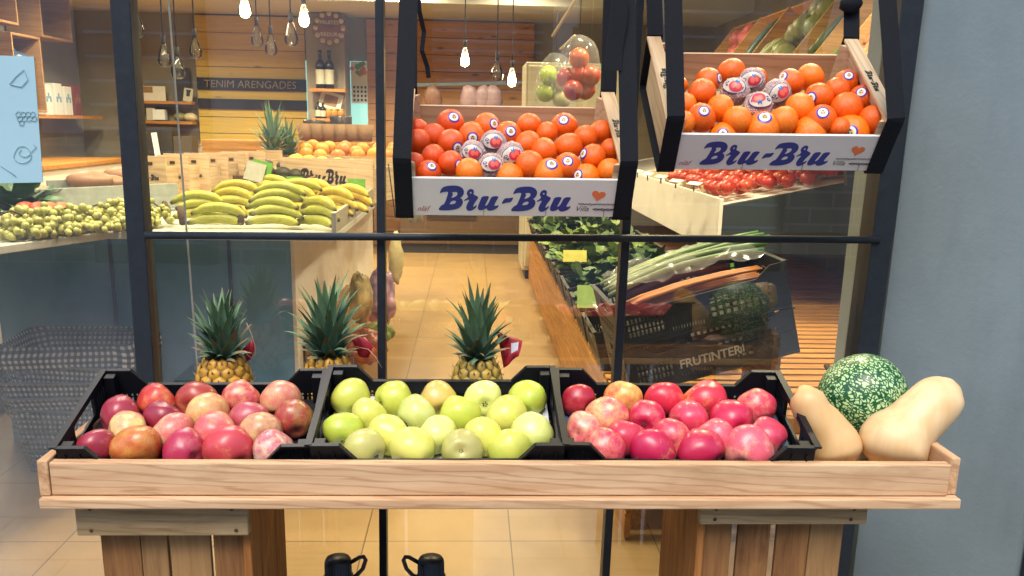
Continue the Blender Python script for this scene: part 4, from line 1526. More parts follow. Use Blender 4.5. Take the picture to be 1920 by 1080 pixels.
for k, (x, y, p_) in enumerate([(-1.9, 3.3, 26), (-.75, 3.6, 30), (.55, 3.5, 26), (1.35, 3.6, 46), (-2.6, 5.2, 30), (-.9, 5.4, 34), (.4, 5.6, 32), (1.1, 6.2, 30), (-2.6, 7.4, 60), (-1.6, 8.0, 60), (-.6, 8.0, 50), (.4, 7.9, 44), (1.25, 2.75, 26), (-3.0, 7.7, 46), (-3.2, 5.8, 14), (-1.25, 2.55, 30)]):  # inferred shop lamps, plus fill lamps added over spots that came out dark
    ceiling_or_fill_lamp(x, y, p_ * LAMP, 'unseen round black ceiling lamp, inferred or added to brighten the shop floor')

# pendant bulbs
BP = [(0, .0), (.010, .002), (.013, .010), (.019, .030), (.030, .060), (.033, .078), (.030, .096), (.018, .108), (0, .111)]


def pendant(px, py, Y, lit, lab):
    p = at(px, py, Y=Y)
    t = thing('pendant_lamp', lab, 'lamp', p, 'bare filament bulbs hanging in the shop')
    top = (2.32 if Y > 8.3 else 2.75) - p.z
    m = MB(); m.tube([(0, 0, .085), (0, 0, top)], .0035, 6); m.build('cord', MAT['cord'], t)
    m = MB(); m.lathe([(0, .088), (.011, .088), (.011, .052), (.009, .046), (0, .046)], 14); m.build('socket', MAT['cord'], t)
    m = MB(); m.lathe([(r_, .050 - z_) for r_, z_ in BP], 18); m.build('bulb', MAT['bulb_glass'], t)
    m = MB()
    if lit:
        m.sphere((0, 0, -.018), .020, 12, 10, sc=(1, 1, 1.7))
    else:
        for q in range(6):
            a, b = 2 * math.pi * q / 6, 2 * math.pi * (q + 1) / 6
            m.tube([(.012 * math.cos(a), .012 * math.sin(a), -.045 if q % 2 else .03), (.012 * math.cos(b), .012 * math.sin(b), .03 if q % 2 else -.045)], .0009, 4)
    m.build('filament', MAT['lit'] if lit else MAT['iron'], t)
    if lit:
        d = bpy.data.lights.new('bulb_light', 'POINT'); d.energy, d.color, d.shadow_soft_size = 7 * LAMP, (1, .76, .42), .036
        o = bpy.data.objects.new('bulb_light', d); COL.objects.link(o); o.parent = t; o.location = (0, 0, -.02)


pendant(459, 10, 4.4, True, 'glowing filament bulb hanging higher than all others, over the bananas')
pendant(570, 28, 4.6, True, 'glowing filament bulb hanging beside the brown round clock')
pendant(872, 106, 5.2, True, 'glowing filament bulb hanging alone above the lower orange box')
pendant(960, 144, 5.2, True, 'lowest glowing filament bulb, above the lower orange box near the white fridge')
pendant(932, 130, 5.0, False, 'unlit filament bulb hanging between two glowing ones')
pendant(482, 66, 5.0, False, 'unlit filament bulb before the yellow planks, above the chalk writing')
pendant(508, 82, 4.9, False, 'unlit filament bulb before the yellow planks, the lowest of three there')
pendant(546, 62, 4.4, False, 'clear unlit filament bulb close beside the glowing bulb near the clock')
pendant(308, 102, 4.6, False, 'unlit filament bulb before the grey wall, the higher of a pair')
pendant(333, 124, 4.5, False, 'unlit filament bulb before the grey wall, the lower of a pair')
pendant(366, 88, 4.9, False, 'unlit filament bulb at the edge where grey wall meets yellow planks')
pendant(256, 44, 4.2, False, 'unlit round bulb beside the thick window post')

# ------------------------------------------------------------------ back wall furniture
YB = 9.58
def planks(name, label, x0, x1, z0, z1, mat, Y=YB, ph=.165, skip=(), cat='panelling'):
    t = MB(); z = z0; k = 0
    while z < z1 - .01:
        zz = min(z + ph - .006, z1)
        t.bx(x0, x1, Y - .02 - .0015 * (k % 2), Y, z, zz)
        z += ph; k += 1
    t.bx(x0, x1, Y - .004, Y + .001, z0, z1, 1)
    return tag(t.build(name, [mat, MAT['stem']], bevel=.002), label, cat)


X = lambda px, v=150, Y=YB: at(px, v, Y=Y).x
Zv = lambda v, px=500, Y=YB: at(px, v, Y=Y).z
planks('plank_panel', 'yellow plank wall panel behind the bananas with chalk boards on it', X(370), X(574), .0, 2.31, MAT['yellow_wood'])
planks('plank_panel', 'reddish plank wall panel behind the lower orange box', X(689), X(1000), .0, 2.31, MAT['red_wood'])
for v0, v1, lab in ((148, 171, 'black chalkboard strip with chalk words on the yellow planks'), (187, 206, 'empty black chalkboard strip on the yellow planks, below the written one')):
    m = MB(); m.bx(X(371), X(575), YB - .045, YB - .024, Zv(v1), Zv(v0))
    o = m.build('chalkboard', plain('chalkboard', C('1c1613'), .9, var=.15, scale=8), bevel=.003)
    tag(o, lab, 'chalkboard')
    if v0 == 148:
        m = MB(); tm = text_mesh('TENIM ARENGADES', .105, 'LEFT', .08, -.001)
        m.mesh(tm, Matrix.Translation((X(384), YB - .0465, Zv(166))) @ XZ)
        m.build('chalk_lettering', plain('chalk', C('9c8c74'), .9, var=.3, scale=40), o)
# pillar with shelves, clock, bottles
px0, px1 = X(588), X(657)
m = MB(); m.bx(px0, px1, 9.2, 9.56, 0, 2.31)
tag(m.build('pillar', plain('taupe_paint', C('8c8374'), .8, var=.06, scale=4)), 'taupe pillar carrying the clock and the small bottle shelves', 'pillar')
YP = 9.2
for (a, b, va, vb, lab) in ((574, 590, 112, 255, 'narrow lit cyan opening between yellow planks and taupe pillar'), (657, 690, 111, 232, 'lit cyan opening with a calendar, beside the reddish planks')):
    m = MB(); m.bx(X(a), X(b), YB - .012, YB - .004, Zv(vb), Zv(va))
    o = m.build('back_window', glow('cyan_backlight', C('8cc8c4'), .55))
    tag(o, lab, 'window')
m = MB(); m.bx(X(659), X(689), YB - .03, YB - .022, Zv(190), Zv(112)); cal = m.build('calendar', MAT['paper'])
tag(cal, 'wall calendar with fruit pictures and dates, before the cyan opening', 'calendar')
m = MB()
for r_ in range(4):
    for c_ in range(4):
        x, z = X(665 + c_ * 7), Zv(160 + r_ * 8)
        m.bx(x - .012, x + .008, YB - .034, YB - .0305, z - .012, z + .012)
m.build('date_print', MAT['black_ink'], cal)
m = MB()
for k in range(14):
    x, z = X(661 + rnd.uniform(0, 27)), Zv(rnd.uniform(114, 136))
    m.sphere((x, YB - .031, z), rnd.uniform(.015, .03), 8, 6, mi=k % 3, sc=(1, .1, 1))
m.build('fruit_picture', [MAT['card_green'], MAT['heart'], MAT['jar']], cal)
cl = at(618, 53, Y=YP - .02)
ck = thing('wall_clock', 'round brown wall clock with pale dots on the taupe pillar', 'clock', cl)
m = MB(); m.M = Matrix.Rotation(R(90), 4, 'X'); m.lathe([(0, .016), (.155, .016), (.163, .008), (.163, -.018), (0, -.018)], 36); m.build('face', plain('clock_face', C('7a4a34'), .5), ck)
m = MB()
for k in range(12):
    a = 2 * math.pi * k / 12
    m.M = xform((.133 * math.cos(a), -.0185, .133 * math.sin(a)), (R(90), 0, 0)); m.lathe([(0, .004), (.024, .003), (.025, 0)], 12)
m.build('dot_print', MAT['card_grey'], ck)
m = MB()
for s_, z in (('FRUITES', .035), ('VERDURA', -.075)):
    m.mesh(text_mesh(s_, .05), Matrix.Translation((0, -.0205, z)) @ XZ)
m.build('lettering', MAT['white'], ck)
m = MB(); m.bar((0, -.022, 0), (.05, -.022, .02), .006, .003); m.bar((0, -.022, 0), (-.06, -.022, .03), .005, .003); m.build('hand', MAT['black_ink'], ck)


def shelf(label, xa, xb, v, Y, d=.18, th=.03, px=600):
    z = at(px, v, Y=Y).z
    m = MB(); m.bx(xa, xb, Y - d, Y, z - th, z)
    tag(m.build('wall_shelf', MAT['shelf_wood'], bevel=.003), label, 'shelf')
    return z


def bottle(x, y, z, h, r, label, mat=None, lab_mat=None, cat='bottle', group=None, name='bottle'):
    t = thing(name, label, cat, Vector((x, y, z)), group)
    m = MB(); m.lathe([(0, 0), (r, 0), (r, h * .58), (r * .9, h * .66), (r * .36, h * .76), (r * .34, h * .93), (r * .42, h * .935), (r * .42, h), (0, h)], 14)
    m.build('glass_body', mat or MAT['bottle'], t)
    m = MB(); m.lathe([(r * 1.015, h * .12), (r * 1.015, h * .50)], 14); m.build('paper_label', lab_mat or MAT['card_grey'], t)
    return t


zs = shelf('short wooden shelf on the taupe pillar holding two dark wine bottles', X(586, 170, YP), X(652, 170, YP), 167, YP)
for px_, lb in ((601, 'dark wine bottle on the pillar shelf, the one nearer the yellow planks'), (618, 'dark wine bottle on the pillar shelf, the one nearer the calendar')):
    bottle(X(px_, 150, YP - .09), YP - .09, zs, .36, .045, lb)
zs = shelf('short wooden shelf on the taupe pillar holding jars and a tilted picture', X(590, 224, YP), X(653, 224, YP), 222, YP)
for k, (px_, h) in enumerate(((597, .16), (606, .15))):
    bottle(X(px_, 220, YP - .12), YP - .12, zs, h, .03, 'small dark bottle on the lower pillar shelf before the tilted picture', group='small bottles on the pillar shelf')
for k, px_ in enumerate((617, 627, 640)):
    t = thing('jar', ('amber jar in the middle of the lower pillar shelf', 'amber jar third along on the lower pillar shelf', 'amber jar at the calendar end of the lower pillar shelf')[k], 'jar', Vector((X(px_, 220, YP - .1), YP - .1, zs)))
    m = MB(); m.lathe([(0, 0), (.038, 0), (.038, .07), (.03, .08)], 14); m.build('glass_body', MAT['jar'], t)
    m = MB(); m.lathe([(.034, .078), (.034, .095), (0, .095)], 14); m.build('lid', plain('gold_lid', C('b89038'), .3, .6), t)
m = MB(); Mx = xform((X(620, 193, YP - .06), YP - .05, zs + .17), (R(-8), R(14), 0))
m.M = Mx; m.box((0, 0, 0), (.22, .012, .16)); pic = m.build('framed_picture', MAT['white'])
tag(pic, 'white card with a dark photo leaning tilted on the lower pillar shelf', 'picture')
m = MB(); m.M = Mx; m.box((0, -.008, 0), (.13, .004, .10)); m.build('photo_print', MAT['kraft'], pic)

# grey back wall shelves beside the planks
YG = YB
z1 = shelf('long wooden shelf on the grey wall with cards and a chalk portrait', X(230, 190), X(369, 190), 190, YG, px=320)
z2 = shelf('long wooden shelf on the grey wall below the card shelf, with shells', X(233, 228), X(370, 228), 227, YG, px=320)


def card(name, label, px_, py_, w_, h_, mat, Y, rot=(0, 0, 0), cat='card', sub=None, th=.012):
    p = at(px_, py_, Y=Y)
    m = MB(); m.M = xform(p, rot); m.box((0, 0, 0), (w_, th, h_))
    o = m.build(name, mat, bevel=.001); tag(o, label, cat)
    if sub:
        m = MB(); m.M = xform(p, rot)
        for (x, z, a, b) in sub[1]: m.box((x, -th / 2 - .001, z), (a, .002, b))
        m.build(sub[2], sub[0], o)
    return o


card('recipe_card', 'white folded card on the grey wall shelf beside the window post', 288, 176, .24, .15, MAT['white'], YG - .1, cat='card', sub=(MAT['kraft'], [(-.06, .04, .11, .06)], 'card_print'))
card('chalk_portrait', 'tall dark picture leaning on the grey wall shelf', 343, 160, .15, .34, plain('dark_print', C('2a241f'), .6, var=.3, scale=12), YG - .05, cat='picture')
card('portrait_card', 'small white portrait card before the dark picture on the shelf', 353, 178, .09, .13, MAT['card_grey'], YG - .14, (R(-6), R(8), 0), 'card', (MAT['black_ink'], [(0, .01, .035, .05), (0, .04, .045, .02)], 'portrait_print'))
card('grey_box', 'small grey box on the lower grey wall shelf', 284, 214, .08, .12, MAT['card_grey'], YG - .1, cat='box', th=.06)
card('clear_box', 'pale translucent box on the lower grey wall shelf', 300, 215, .12, .10, MAT['paper'], YG - .1, cat='box', th=.08)
for px_, lb in ((338, 'dull green gourd on the lower grey wall shelf'), (357, 'cream squash on the lower grey wall shelf')):
    p = at(px_, 222, Y=YG - .1); m = MB(); m.sphere((p.x, p.y, z2 + .042), .06, 16, 10, lambda d: 1 + .05 * math.cos(8 * math.atan2(d.y, d.x)), sc=(1.1, 1, .7))
    o = m.build('small_gourd', plain('gourd_skin', C('7c7a4c') if px_ == 338 else C('c8bc98'), .5)); tag(o, lb, 'gourd')
# back counter along the grey wall with machines
m = MB(); m.bx(X(225, 300), X(700, 300), 8.9, 9.56, 0, .86); m.bx(X(225, 300) - .02, X(700, 300) + .02, 8.86, 9.56, .862, .90, 1)
tag(m.build('back_counter', [MAT['kraft'], MAT['shelf_wood']], bevel=.004), 'brown counter along the back wall under the shelves', 'counter')
card('dark_machine', 'dark square machine on the back counter before the grey wall', 296, 272, .36, .34, plain('dark_grey_case', C('2d2a28'), .5), 8.95, cat='machine', th=.25, sub=(MAT['iron'], [(-.10, .12, .1, .01)], 'trim'))
card('white_paddle', 'white long handled paddle leaning on the dark machine', 293, 275, .05, .26, MAT['paper'], 8.75, (0, R(-6), 0), 'paddle')
card('dark_case', 'dark case next to the square machine on the back counter', 345, 280, .22, .25, plain('brown_case', C('4b4238'), .5), 8.95, cat='machine', th=.2)
for k, (px_, lb) in enumerate(((392, 'glass jar with brown lid on the back counter, beside the dark case'), (416, 'glass jar with brown lid before the yellow planks, nearer the wooden box'))):
    p = at(px_, 276, Y=8.6); t = thing('storage_jar', lb, 'jar', Vector((p.x, p.y, .9)))
    m = MB(); m.lathe([(0, 0), (.09, 0), (.10, .04), (.10, .12), (.08, .15)], 18); m.build('glass_body', plain('smoky_glass', C('8a8276'), .12, spec=.8), t)
    m = MB(); m.lathe([(.085, .148), (.085, .17), (.02, .175), (.02, .2), (0, .2)], 18); m.build('lid', MAT['kraft'], t)
# dark counter across the end of the aisle, fridge on its far side
m = MB(); m.bx(-.72, .54, 9.1, 9.5, .10, .66); m.bx(-.74, .56, 9.05, 9.52, .662, .72, 1); m.bx(-.70, .52, 9.12, 9.45, 0, .098, 1)
o = m.build('serving_counter', [plain('counter_front', C('5c4630'), .5), plain('counter_dark', C('2b2622'), .5)], bevel=.004)
tag(o, 'low brown counter closing the far end of the aisle', 'counter')
m = MB()
for k in range(9): m.bx(-.45, .05, 9.085, 9.098, .36 + k * .016, .368 + k * .016)
m.build('vent_grille', MAT['stem'], o)
fr = thing('fridge', 'tall white upright fridge at the far side of the aisle', 'fridge', at(1052, 470, Y=7.6) * Vector((1, 1, 0)) if False else Vector((.86, 7.9, 0)))
m = MB(); m.bx(-.42, .42, -.3, .3, .08, 1.80); m.build('cabinet', plain('fridge_enamel', C('b9b39c'), .35, var=.03), fr, .01)
m = MB(); m.bx(-.40, .40, -.335, -.302, .12, 1.77); m.build('door', plain('fridge_door', C('c4bea6'), .3, var=.03), fr, .008)
m = MB(); m.tube([(-.36, -.36, .9), (-.36, -.375, .95), (-.36, -.375, 1.4), (-.36, -.36, 1.45)], .012, 8); m.build('handle', MAT['iron'], fr)
for sx in (-.36, .36):
    m = MB(); m.bx(sx - .03, sx + .03, -.28, .28, 0, .08); m.build('foot', MAT['steel'], fr)
m = MB()
Yh = 9.0
a, b = at(745, 160, Y=Yh), at(985, 155, Y=Yh)
m.bar(a, b, .03, .03)
o = m.build('hook_rail', plain('rail_paint', C('4a5560'), .5)); tag(o, 'dark rail on the reddish planks from which bags hang', 'rail')
for k, px_ in enumerate((768, 812, 880, 905, 925)):
    p = at(px_, 158, Y=Yh - .03); m = MB()
    m.sphere((p.x, p.y, p.z - .14), .10, 14, 10, lambda d: 1 + .22 * noise.noise(d * 2 + Vector((k, 0, 0))), sc=(.9, .5, 1.3))
    o = m.build('hanging_bag', plain('lilac_bag', C('8a7078') if k > 1 else C('6c4a3c'), .5, var=.2, scale=14))
    tag(o, ('small brown bag hanging first on the hook rail', 'small brown bag hanging second on the hook rail', 'lilac bag hanging third on the hook rail', 'lilac bag hanging fourth on the hook rail', 'lilac bag at the fridge end of the hook rail')[k], 'bag')

# side wall shelves beyond the thick post
XS = -3.98
def wall_crate(y, z, h, w_, label):
    t = thing('shelf_crate', label, 'wooden crate', Vector((XS, y, z)))
    m = MB()
    m.bx(0.0, .30, -w_ / 2, -w_ / 2 + .02, 0, h); m.bx(0, .30, w_ / 2 - .02, w_ / 2, 0, h); m.bx(0, .30, -w_ / 2 + .021, w_ / 2 - .021, 0, .02); m.bx(0, .30, -w_ / 2 + .021, w_ / 2 - .021, h - .02, h)
    m.build('frame_board', wood('shelf_crate_wood', C('a48058'), C('846244'), 'X', .7), t, .003)
    m = MB(); m.bx(.0, .012, -w_ / 2 + .021, w_ / 2 - .021, .021, h - .021); m.build('back_panel', MAT['kraft'], t)
    return t


wall_crate(7.5, 2.0, .55, .6, 'reddish wooden wall crate high on the side wall, nearer the window')
wall_crate(8.5, 1.95, .55, .6, 'reddish wooden wall crate high on the side wall, nearer the back')
wall_crate(7.9, 1.32, .62, .5, 'reddish wooden wall crate with dark pots above the carton shelf')
for k, z in enumerate((1.345, 1.63)):
    m = MB(); m.M = Matrix.Translation((XS + .18, 7.9, z)); m.lathe([(0, 0), (.09, 0), (.12, .05), (.12, .14), (.10, .16), (.02, .18), (.02, .2), (0, .2)], 18)
    o = m.build('blue_pot', plain('blue_enamel', C('384a68'), .3)); tag(o, ('dark blue lidded pot standing low in the reddish wall crate', 'dark blue lidded pot standing high in the reddish wall crate')[k], 'pot')
m = MB(); m.bx(XS, XS + .28, 7.6, 9.4, 1.27, 1.30); tag(m.build('wall_shelf', MAT['shelf_wood'], bevel=.003), 'wooden shelf along the side wall with white cartons', 'shelf')
for k in range(4):
    m = MB(); y = 8.35 + .2 * k; m.bx(XS + .04, XS + .2, y, y + .15, 1.302, 1.302 + .26 + .02 * (k % 2))
    o = m.build('carton', MAT['paper'] if k < 3 else plain('red_carton', C('7c3c34'), .6), bevel=.003)
    tag(o, ('white printed carton on the side wall shelf, first from the pots', 'white printed carton on the side wall shelf, second from the pots', 'white printed carton beside the dark red carton', 'dark red carton at the end of the side wall shelf')[k], 'carton')
    m = MB()
    for q in range(3): m.box((XS + .202, y + .035 + .035 * q, 1.44 + .03 * (q % 2)), (.003, .022, .05))
    m.build('carton_print', MAT['slate'] if k < 3 else MAT['kraft'], o)
m = MB(); m.bx(-4.0, -3.3, 6.6, 8.8, 0, .88); m.bx(-4.0, -3.28, 6.58, 8.82, .882, .92, 1)
tag(m.build('side_counter', [MAT['cream'], MAT['shelf_wood']], bevel=.004), 'cream counter along the side wall under the carton shelf', 'counter')

# ------------------------------------------------------------------ fruit counter with bananas and grapes
ct = thing('fruit_counter', 'long fruit counter with pale top, slate front and cream side', 'counter', Vector((-1.1, 3.55, 0)))
T = Matrix.Translation((1.1, -3.55, 0))
def cb(): mm = MB(); mm.M = T; return mm
top_poly = [(-1.43, 2.46), (-1.20, 3.0), (-.455, 3.03), (-.455, 6.4), (-1.95, 6.4), (-1.95, 3.3)]
m = cb(); m.prism(top_poly, .905, .93, lambda u, v, z: Vector((u, v, z))); m.build('counter_top', plain('pale_top', C('c8c6b8'), .4, var=.04), ct, .003)
m = cb(); m.bx(-.47, -.455, 3.031, 6.4, .931, 1.0); m.build('edge_board', plain('grey_edge', C('a49c88'), .5), ct, .002)
m = cb(); m.bx(-1.87, -.715, 3.55, 3.57, .0, .90); m.build('front_panel', MAT['slate'], ct)
m = cb()
for x in (-1.42, -1.31, -.96): m.bx(x, x + .012, 3.542, 3.549, .02, .9)
m.build('panel_joint', MAT['steel'], ct)
m = cb(); m.bx(-.714, -.70, 3.55, 6.4, .0, .90); m.build('side_panel', MAT['cream'], ct)
m = cb(); m.bx(-1.87, -1.855, 3.58, 6.4, 0, .90); m.build('side_panel', MAT['slate'], ct)


def banana(L=.19, r=.018, bend=1.1, yellow=0.5, seed=0):
    m = MB(); N = 14; pts = []; rs = []; cs = []
    Rr = L / bend
    g0, y0 = (.45, .46, .05), (.70, .48, .04)
    base = tuple(g0[q] + (y0[q] - g0[q]) * yellow for q in range(3))
    for k in range(N + 1):
        u = k / N; a = (u - .5) * bend
        pts.append((Rr * math.sin(a), 0, Rr * (math.cos(a) - math.cos(bend / 2))))
        rs.append(r * (.34 if u < .06 else (.62 if u < .13 else (min(1, .62 + (u - .13) * 3.2) if u < .25 else (1.0 if u < .82 else max(.28, 1 - (u - .82) * 4.2))))))
        c = base
        if u < .1: c = (.28, .30, .05)
        if u < .02 or u > .97: c = (.07, .05, .02)
        cs.append(c)
    m.tube(pts, rs, 7, cols=cs)
    return m.data('banana', MAT['veg'])


BAN = [banana(.20, .0180, 1.25 + .12 * k, y, k) for k, y in enumerate((0.05, .25, .5, .8, 1.0))]
ZT = .93


def bunch(label, px, py, Y, n, ripe, rz, z0=0.0, sprd=.9):
    p = at(px, py, Y=Y)
    t = thing('banana_bunch', label, 'bananas', Matrix.Translation((p.x, p.y, ZT + z0)) @ Matrix.Rotation(rz, 4, 'Z'), 'banana bunches on the fruit counter')
    for k in range(n):
        u = (k / max(1, n - 1))
        lift = .019 + .027 * k * sprd
        Mo = xform((.012 * math.sin(k * 2.1), .012 + .018 * k, lift), (R(-58 + 40 * u + 8 * math.sin(k)), R(3 * math.sin(k * 1.7)), R(5 * math.sin(k * 2.7))))
        o = obj('banana', BAN[min(4, max(0, ripe + rnd.choice((-1, 0, 0))))], t, 0, Mo)
    m = MB(); m.tube([(-.105, .0, .02), (-.115, .03, .05), (-.125, .05, .07)], [.012, .014, .010], 7); m.build('bunch_stem', MAT['stem'], t)


bunch('greenest bunch of two bananas lying at the front edge of the counter', 402, 412, 3.10, 2, 0, R(4))
bunch('big green bunch of five bananas at the front edge, tallest pile there', 508, 412, 3.11, 5, 0, R(-4))
bunch('small bunch of green bananas fanned at the counter corner', 582, 408, 3.11, 3, 1, R(-38))
bunch('bunch of pale bananas beside the glass joint line', 372, 396, 3.22, 3, 1, R(6), .005)
bunch('pale bananas piled behind the greenest bunch', 428, 385, 3.32, 4, 2, R(-10), .01)
bunch('yellow green bunch behind the tallest front pile', 545, 384, 3.34, 4, 2, R(-14), .02)
bunch('yellow bunch below the small white price card', 618, 386, 3.36, 3, 3, R(-24), .01)
bunch('ripe yellow bunch near the green card at the counter edge', 648, 378, 3.52, 3, 4, R(-20), .01)
bunch('bunch of bananas in the second row behind the pale pile', 490, 372, 3.56, 4, 2, R(-8), .02)
bunch('ripe bunch in the second row below the brown fruit carton', 580, 366, 3.66, 3, 4, R(-16), .02)


def grape_bunch(label, px, py, Y, n, seed, w_=.11):
    p = at(px, py, Y=Y); rr = random.Random(seed)
    t = thing('grape_bunch', label, 'grapes', Vector((p.x, p.y, ZT)))
    m = MB()
    for k in range(n):
        a = rr.uniform(0, 6.28); q = rr.random() ** .5
        x, y = q * w_ * math.cos(a), q * .08 * math.sin(a)
        z = .014 + rr.random() * .085 * (1 - q * q * .8)
        c0 = rr.uniform(.75, 1.1)
        i0 = len(m.V)
        m.sphere((x, y, z), rr.uniform(.0100, .0130), 9, 6)
        for i in range(i0, len(m.V)): m.VC[i] = (.50 * c0, .49 * c0, .14 * c0)
    m.build('berry_cluster', GRAPE, t)
    m = MB(); m.tube([(-w_ * .8, 0, .05), (0, .01, .085), (w_ * .7, .0, .05)], .003, 5); m.build('grape_stem', MAT['stem'], t)


GRAPE = vcol('grape_skin', .25, .5)
for k, (px, py, Y) in enumerate(((22, 424, 2.78), (78, 418, 2.86), (132, 414, 2.94), (182, 406, 3.02), (226, 398, 3.10), (284, 395, 3.16))):
    grape_bunch(('bunch of green grapes below the paper notice', 'bunch of green grapes second along from the paper notice', 'bunch of green grapes third along from the paper notice', 'bunch of green grapes fourth along from the paper notice', 'bunch of green grapes just beside the thick post, window notice side', 'small bunch of green grapes beside the bananas')[k], px, py, Y, 150 if k < 5 else 60, k, .12 if k < 5 else .07)


# trays and boxes on the counter behind the bananas
def bru_box(label, px, py, Y, w_, h_, d, rot=0.0, lean_=0.0, txt=.08, hole=True):
    p = at(px, py, Y=Y)
    t = thing('produce_box', label, 'fruit box', Matrix.Translation((p.x, p.y, ZT)) @ Matrix.Rotation(rot, 4, 'Z'))
    m = MB(); m.bx(-w_ / 2, w_ / 2, 0, .008, .0, h_); e = m.build('end_panel', MAT['ply'], t, .001)
    m = MB(); m.bx(-w_ / 2, -w_ / 2 + .008, .009, d, 0, h_ * .8); m.bx(w_ / 2 - .008, w_ / 2, .009, d, 0, h_ * .8); m.build('side_panel', MAT['ply_y'], t)
    m = MB(); m.bx(-w_ / 2, w_ / 2, d, d + .008, 0, h_); m.build('end_panel', MAT['ply'], t)
    m = MB(); m.bx(-w_ / 2 + .009, w_ / 2 - .009, .009, d - .001, .004, .012); m.build('bottom_panel', MAT['ply'], t)
    m = MB(); m.mesh(BRU_S, Matrix.Translation((-.042 * txt / .084 , -.001, h_ * .60)) @ XZ @ Matrix.Diagonal((txt / .084 , txt / .084 * 1.7, 1, 1)))
    m.build('print', MAT['black_ink'], e)
    if hole:
        m = MB(); m.box((0, -.001, h_ * .86), (w_ * .16, .003, h_ * .055)); m.build('hand_hole', MAT['stem'], e)
    return t, p, w_, h_, d


def round_fruit(name, label, p, r, col, cat, group=None, squash=.95, rough=.45, stretch=1.0):
    m = MB(); m.sphere((0, 0, 0), r, 14, 10, lambda d: 1 + .06 * noise.noise(d * 1.4 + Vector((p[0] * 9, p[1] * 9, 0))), sc=(stretch, 1, squash))
    o = m.build(name, FRUITM.setdefault(col, plain('fruit_' + col, C(col), rough, var=.12, scale=12)), M=Matrix.Translation(p))
    return tag(o, label, cat, group)


FRUITM = {}
BOXW = ['nearest the thick post', 'second from the thick post', 'at the glass joint line', 'fourth from the thick post', 'fifth from the thick post', 'behind the price card']
for k, (px, Y) in enumerate(((284, 3.80), (326, 3.92), (366, 4.04), (402, 4.18), (436, 4.32), (474, 4.50))):
    t, p, w_, h_, d = bru_box(f'pale wooden fruit box with black lettering, {BOXW[k]}', px, 345, Y, .132, .215, .30, R(-4), 0, .088)
    for q in range(4):
        round_fruit('mango', f'dull mango in the wooden box {BOXW[k]}', (p.x - .03 + .06 * (q % 2), p.y + .08 + .09 * (q // 2), ZT + .05 + .0), .034, ('8a7a3c', '9c6a38')[k % 2], 'mango', f'mangoes in the wooden box {BOXW[k]}')
# long grey tray at the glass-front end behind the grapes
m = MB()
a, b = at(62, 388, Y=3.3), at(332, 352, Y=3.75)
for q, (u0, u1) in enumerate(((0, 1),)):
    A_, B_ = Vector((a.x, a.y, ZT)), Vector((b.x, b.y, ZT))
    m.bar(A_ + Vector((0, 0, .055)), B_ + Vector((0, 0, .055)), .012, .11)
    off = Vector((-.1, .34, 0)); m.bar(A_ + off + Vector((0, 0, .06)), B_ + off + Vector((0, 0, .06)), .012, .12)
    m.bar(A_ + off * .5 + Vector((0, 0, .006)), B_ + off * .5 + Vector((0, 0, .006)), .34, .01)
tag(m.build('grey_tray', plain('grey_tray', C('9aa09c'), .5), bevel=.002), 'long grey tray behind the green grapes holding pale melons', 'tray')
for k, (px, py, Y, r) in enumerate(((168, 332, 3.7, .062), (205, 338, 3.75, .05), (240, 332, 3.9, .07), (120, 352, 3.55, .05), (60, 345, 3.4, .07))):
    p = at(px, py, Y=Y); p.z = ZT + .012 + r * .92 + (.05 if k < 3 else 0)
    round_fruit('melon', ('big pinkish sweet potato lying on the grey tray', 'small pinkish sweet potato beside the big one', 'pinkish sweet potato nearest the thick post', 'little pinkish sweet potato at the tray front', 'pinkish sweet potato below the paper notice')[k], p, r, 'a47c64', 'sweet potato', squash=.62, stretch=1.5)
# leafy greens below the notice
def leafy(name, label, p, r, seed, col=(.10, .22, .05), n=40, flat=.6, cat='greens', group=None, size=1.0):
    rr = random.Random(seed); m = MB()
    for k in range(n):
        a = rr.uniform(0, 6.28); el = rr.uniform(.0, 1.3)
        d = Vector((math.cos(a) * math.cos(el), math.sin(a) * math.cos(el), math.sin(el) * flat + .1))
        c = Vector(d) * r * rr.uniform(.3, .8)
        s_ = Vector((-math.sin(a), math.cos(a), rr.uniform(-.4, .4))).normalized(); L = r * rr.uniform(.5, .8) * size; w_ = L * .38
        g_ = rr.uniform(.6, 1.3); prev = None
        for q in range(5):
            u = q / 4; ww = w_ * math.sin(math.pi * (.12 + .83 * u)) ** .8
            x = c + d.normalized() * L * (u - .2) + Vector((0, 0, -.25 * L * u * u))
            cc = tuple(v_ * g_ * (1.25 - .35 * u) for v_ in col)
            cur = [m.v(x - s_ * ww + Vector((0, 0, .15 * w_ * math.sin(q * 2 + k))), cc), m.v(x + Vector((0, 0, -.2 * ww)), tuple(v_ * 1.25 for v_ in cc)), m.v(x + s_ * ww + Vector((0, 0, .15 * w_ * math.cos(q * 2 + k))), cc)]
            if prev:
                m.f((prev[0], prev[1], cur[1], cur[0]), 0, True); m.f((prev[1], prev[2], cur[2], cur[1]), 0, True)
            prev = cur
    o = m.build(name, MAT['leaf'], M=Matrix.Translation(p))
    return tag(o, label, cat, group)


p = at(20, 365, Y=3.25); leafy('leafy_greens', 'dark green leafy bunch lying below the paper notice', Vector((p.x, p.y, ZT + .03)), .16, 4, (.05, .13, .06), 46)
for k in range(4):
    p = at(14 + 24 * k, 398, Y=3.0); round_fruit('tomato', ('red tomato below the paper notice, first by the greens', 'red tomato below the paper notice, second by the greens', 'orange red tomato below the paper notice, third along', 'orange red tomato next to the grey tray end')[k], (p.x, p.y + .12, ZT + .045), .04, ('a84a34', 'b4603c')[k // 2], 'tomato')

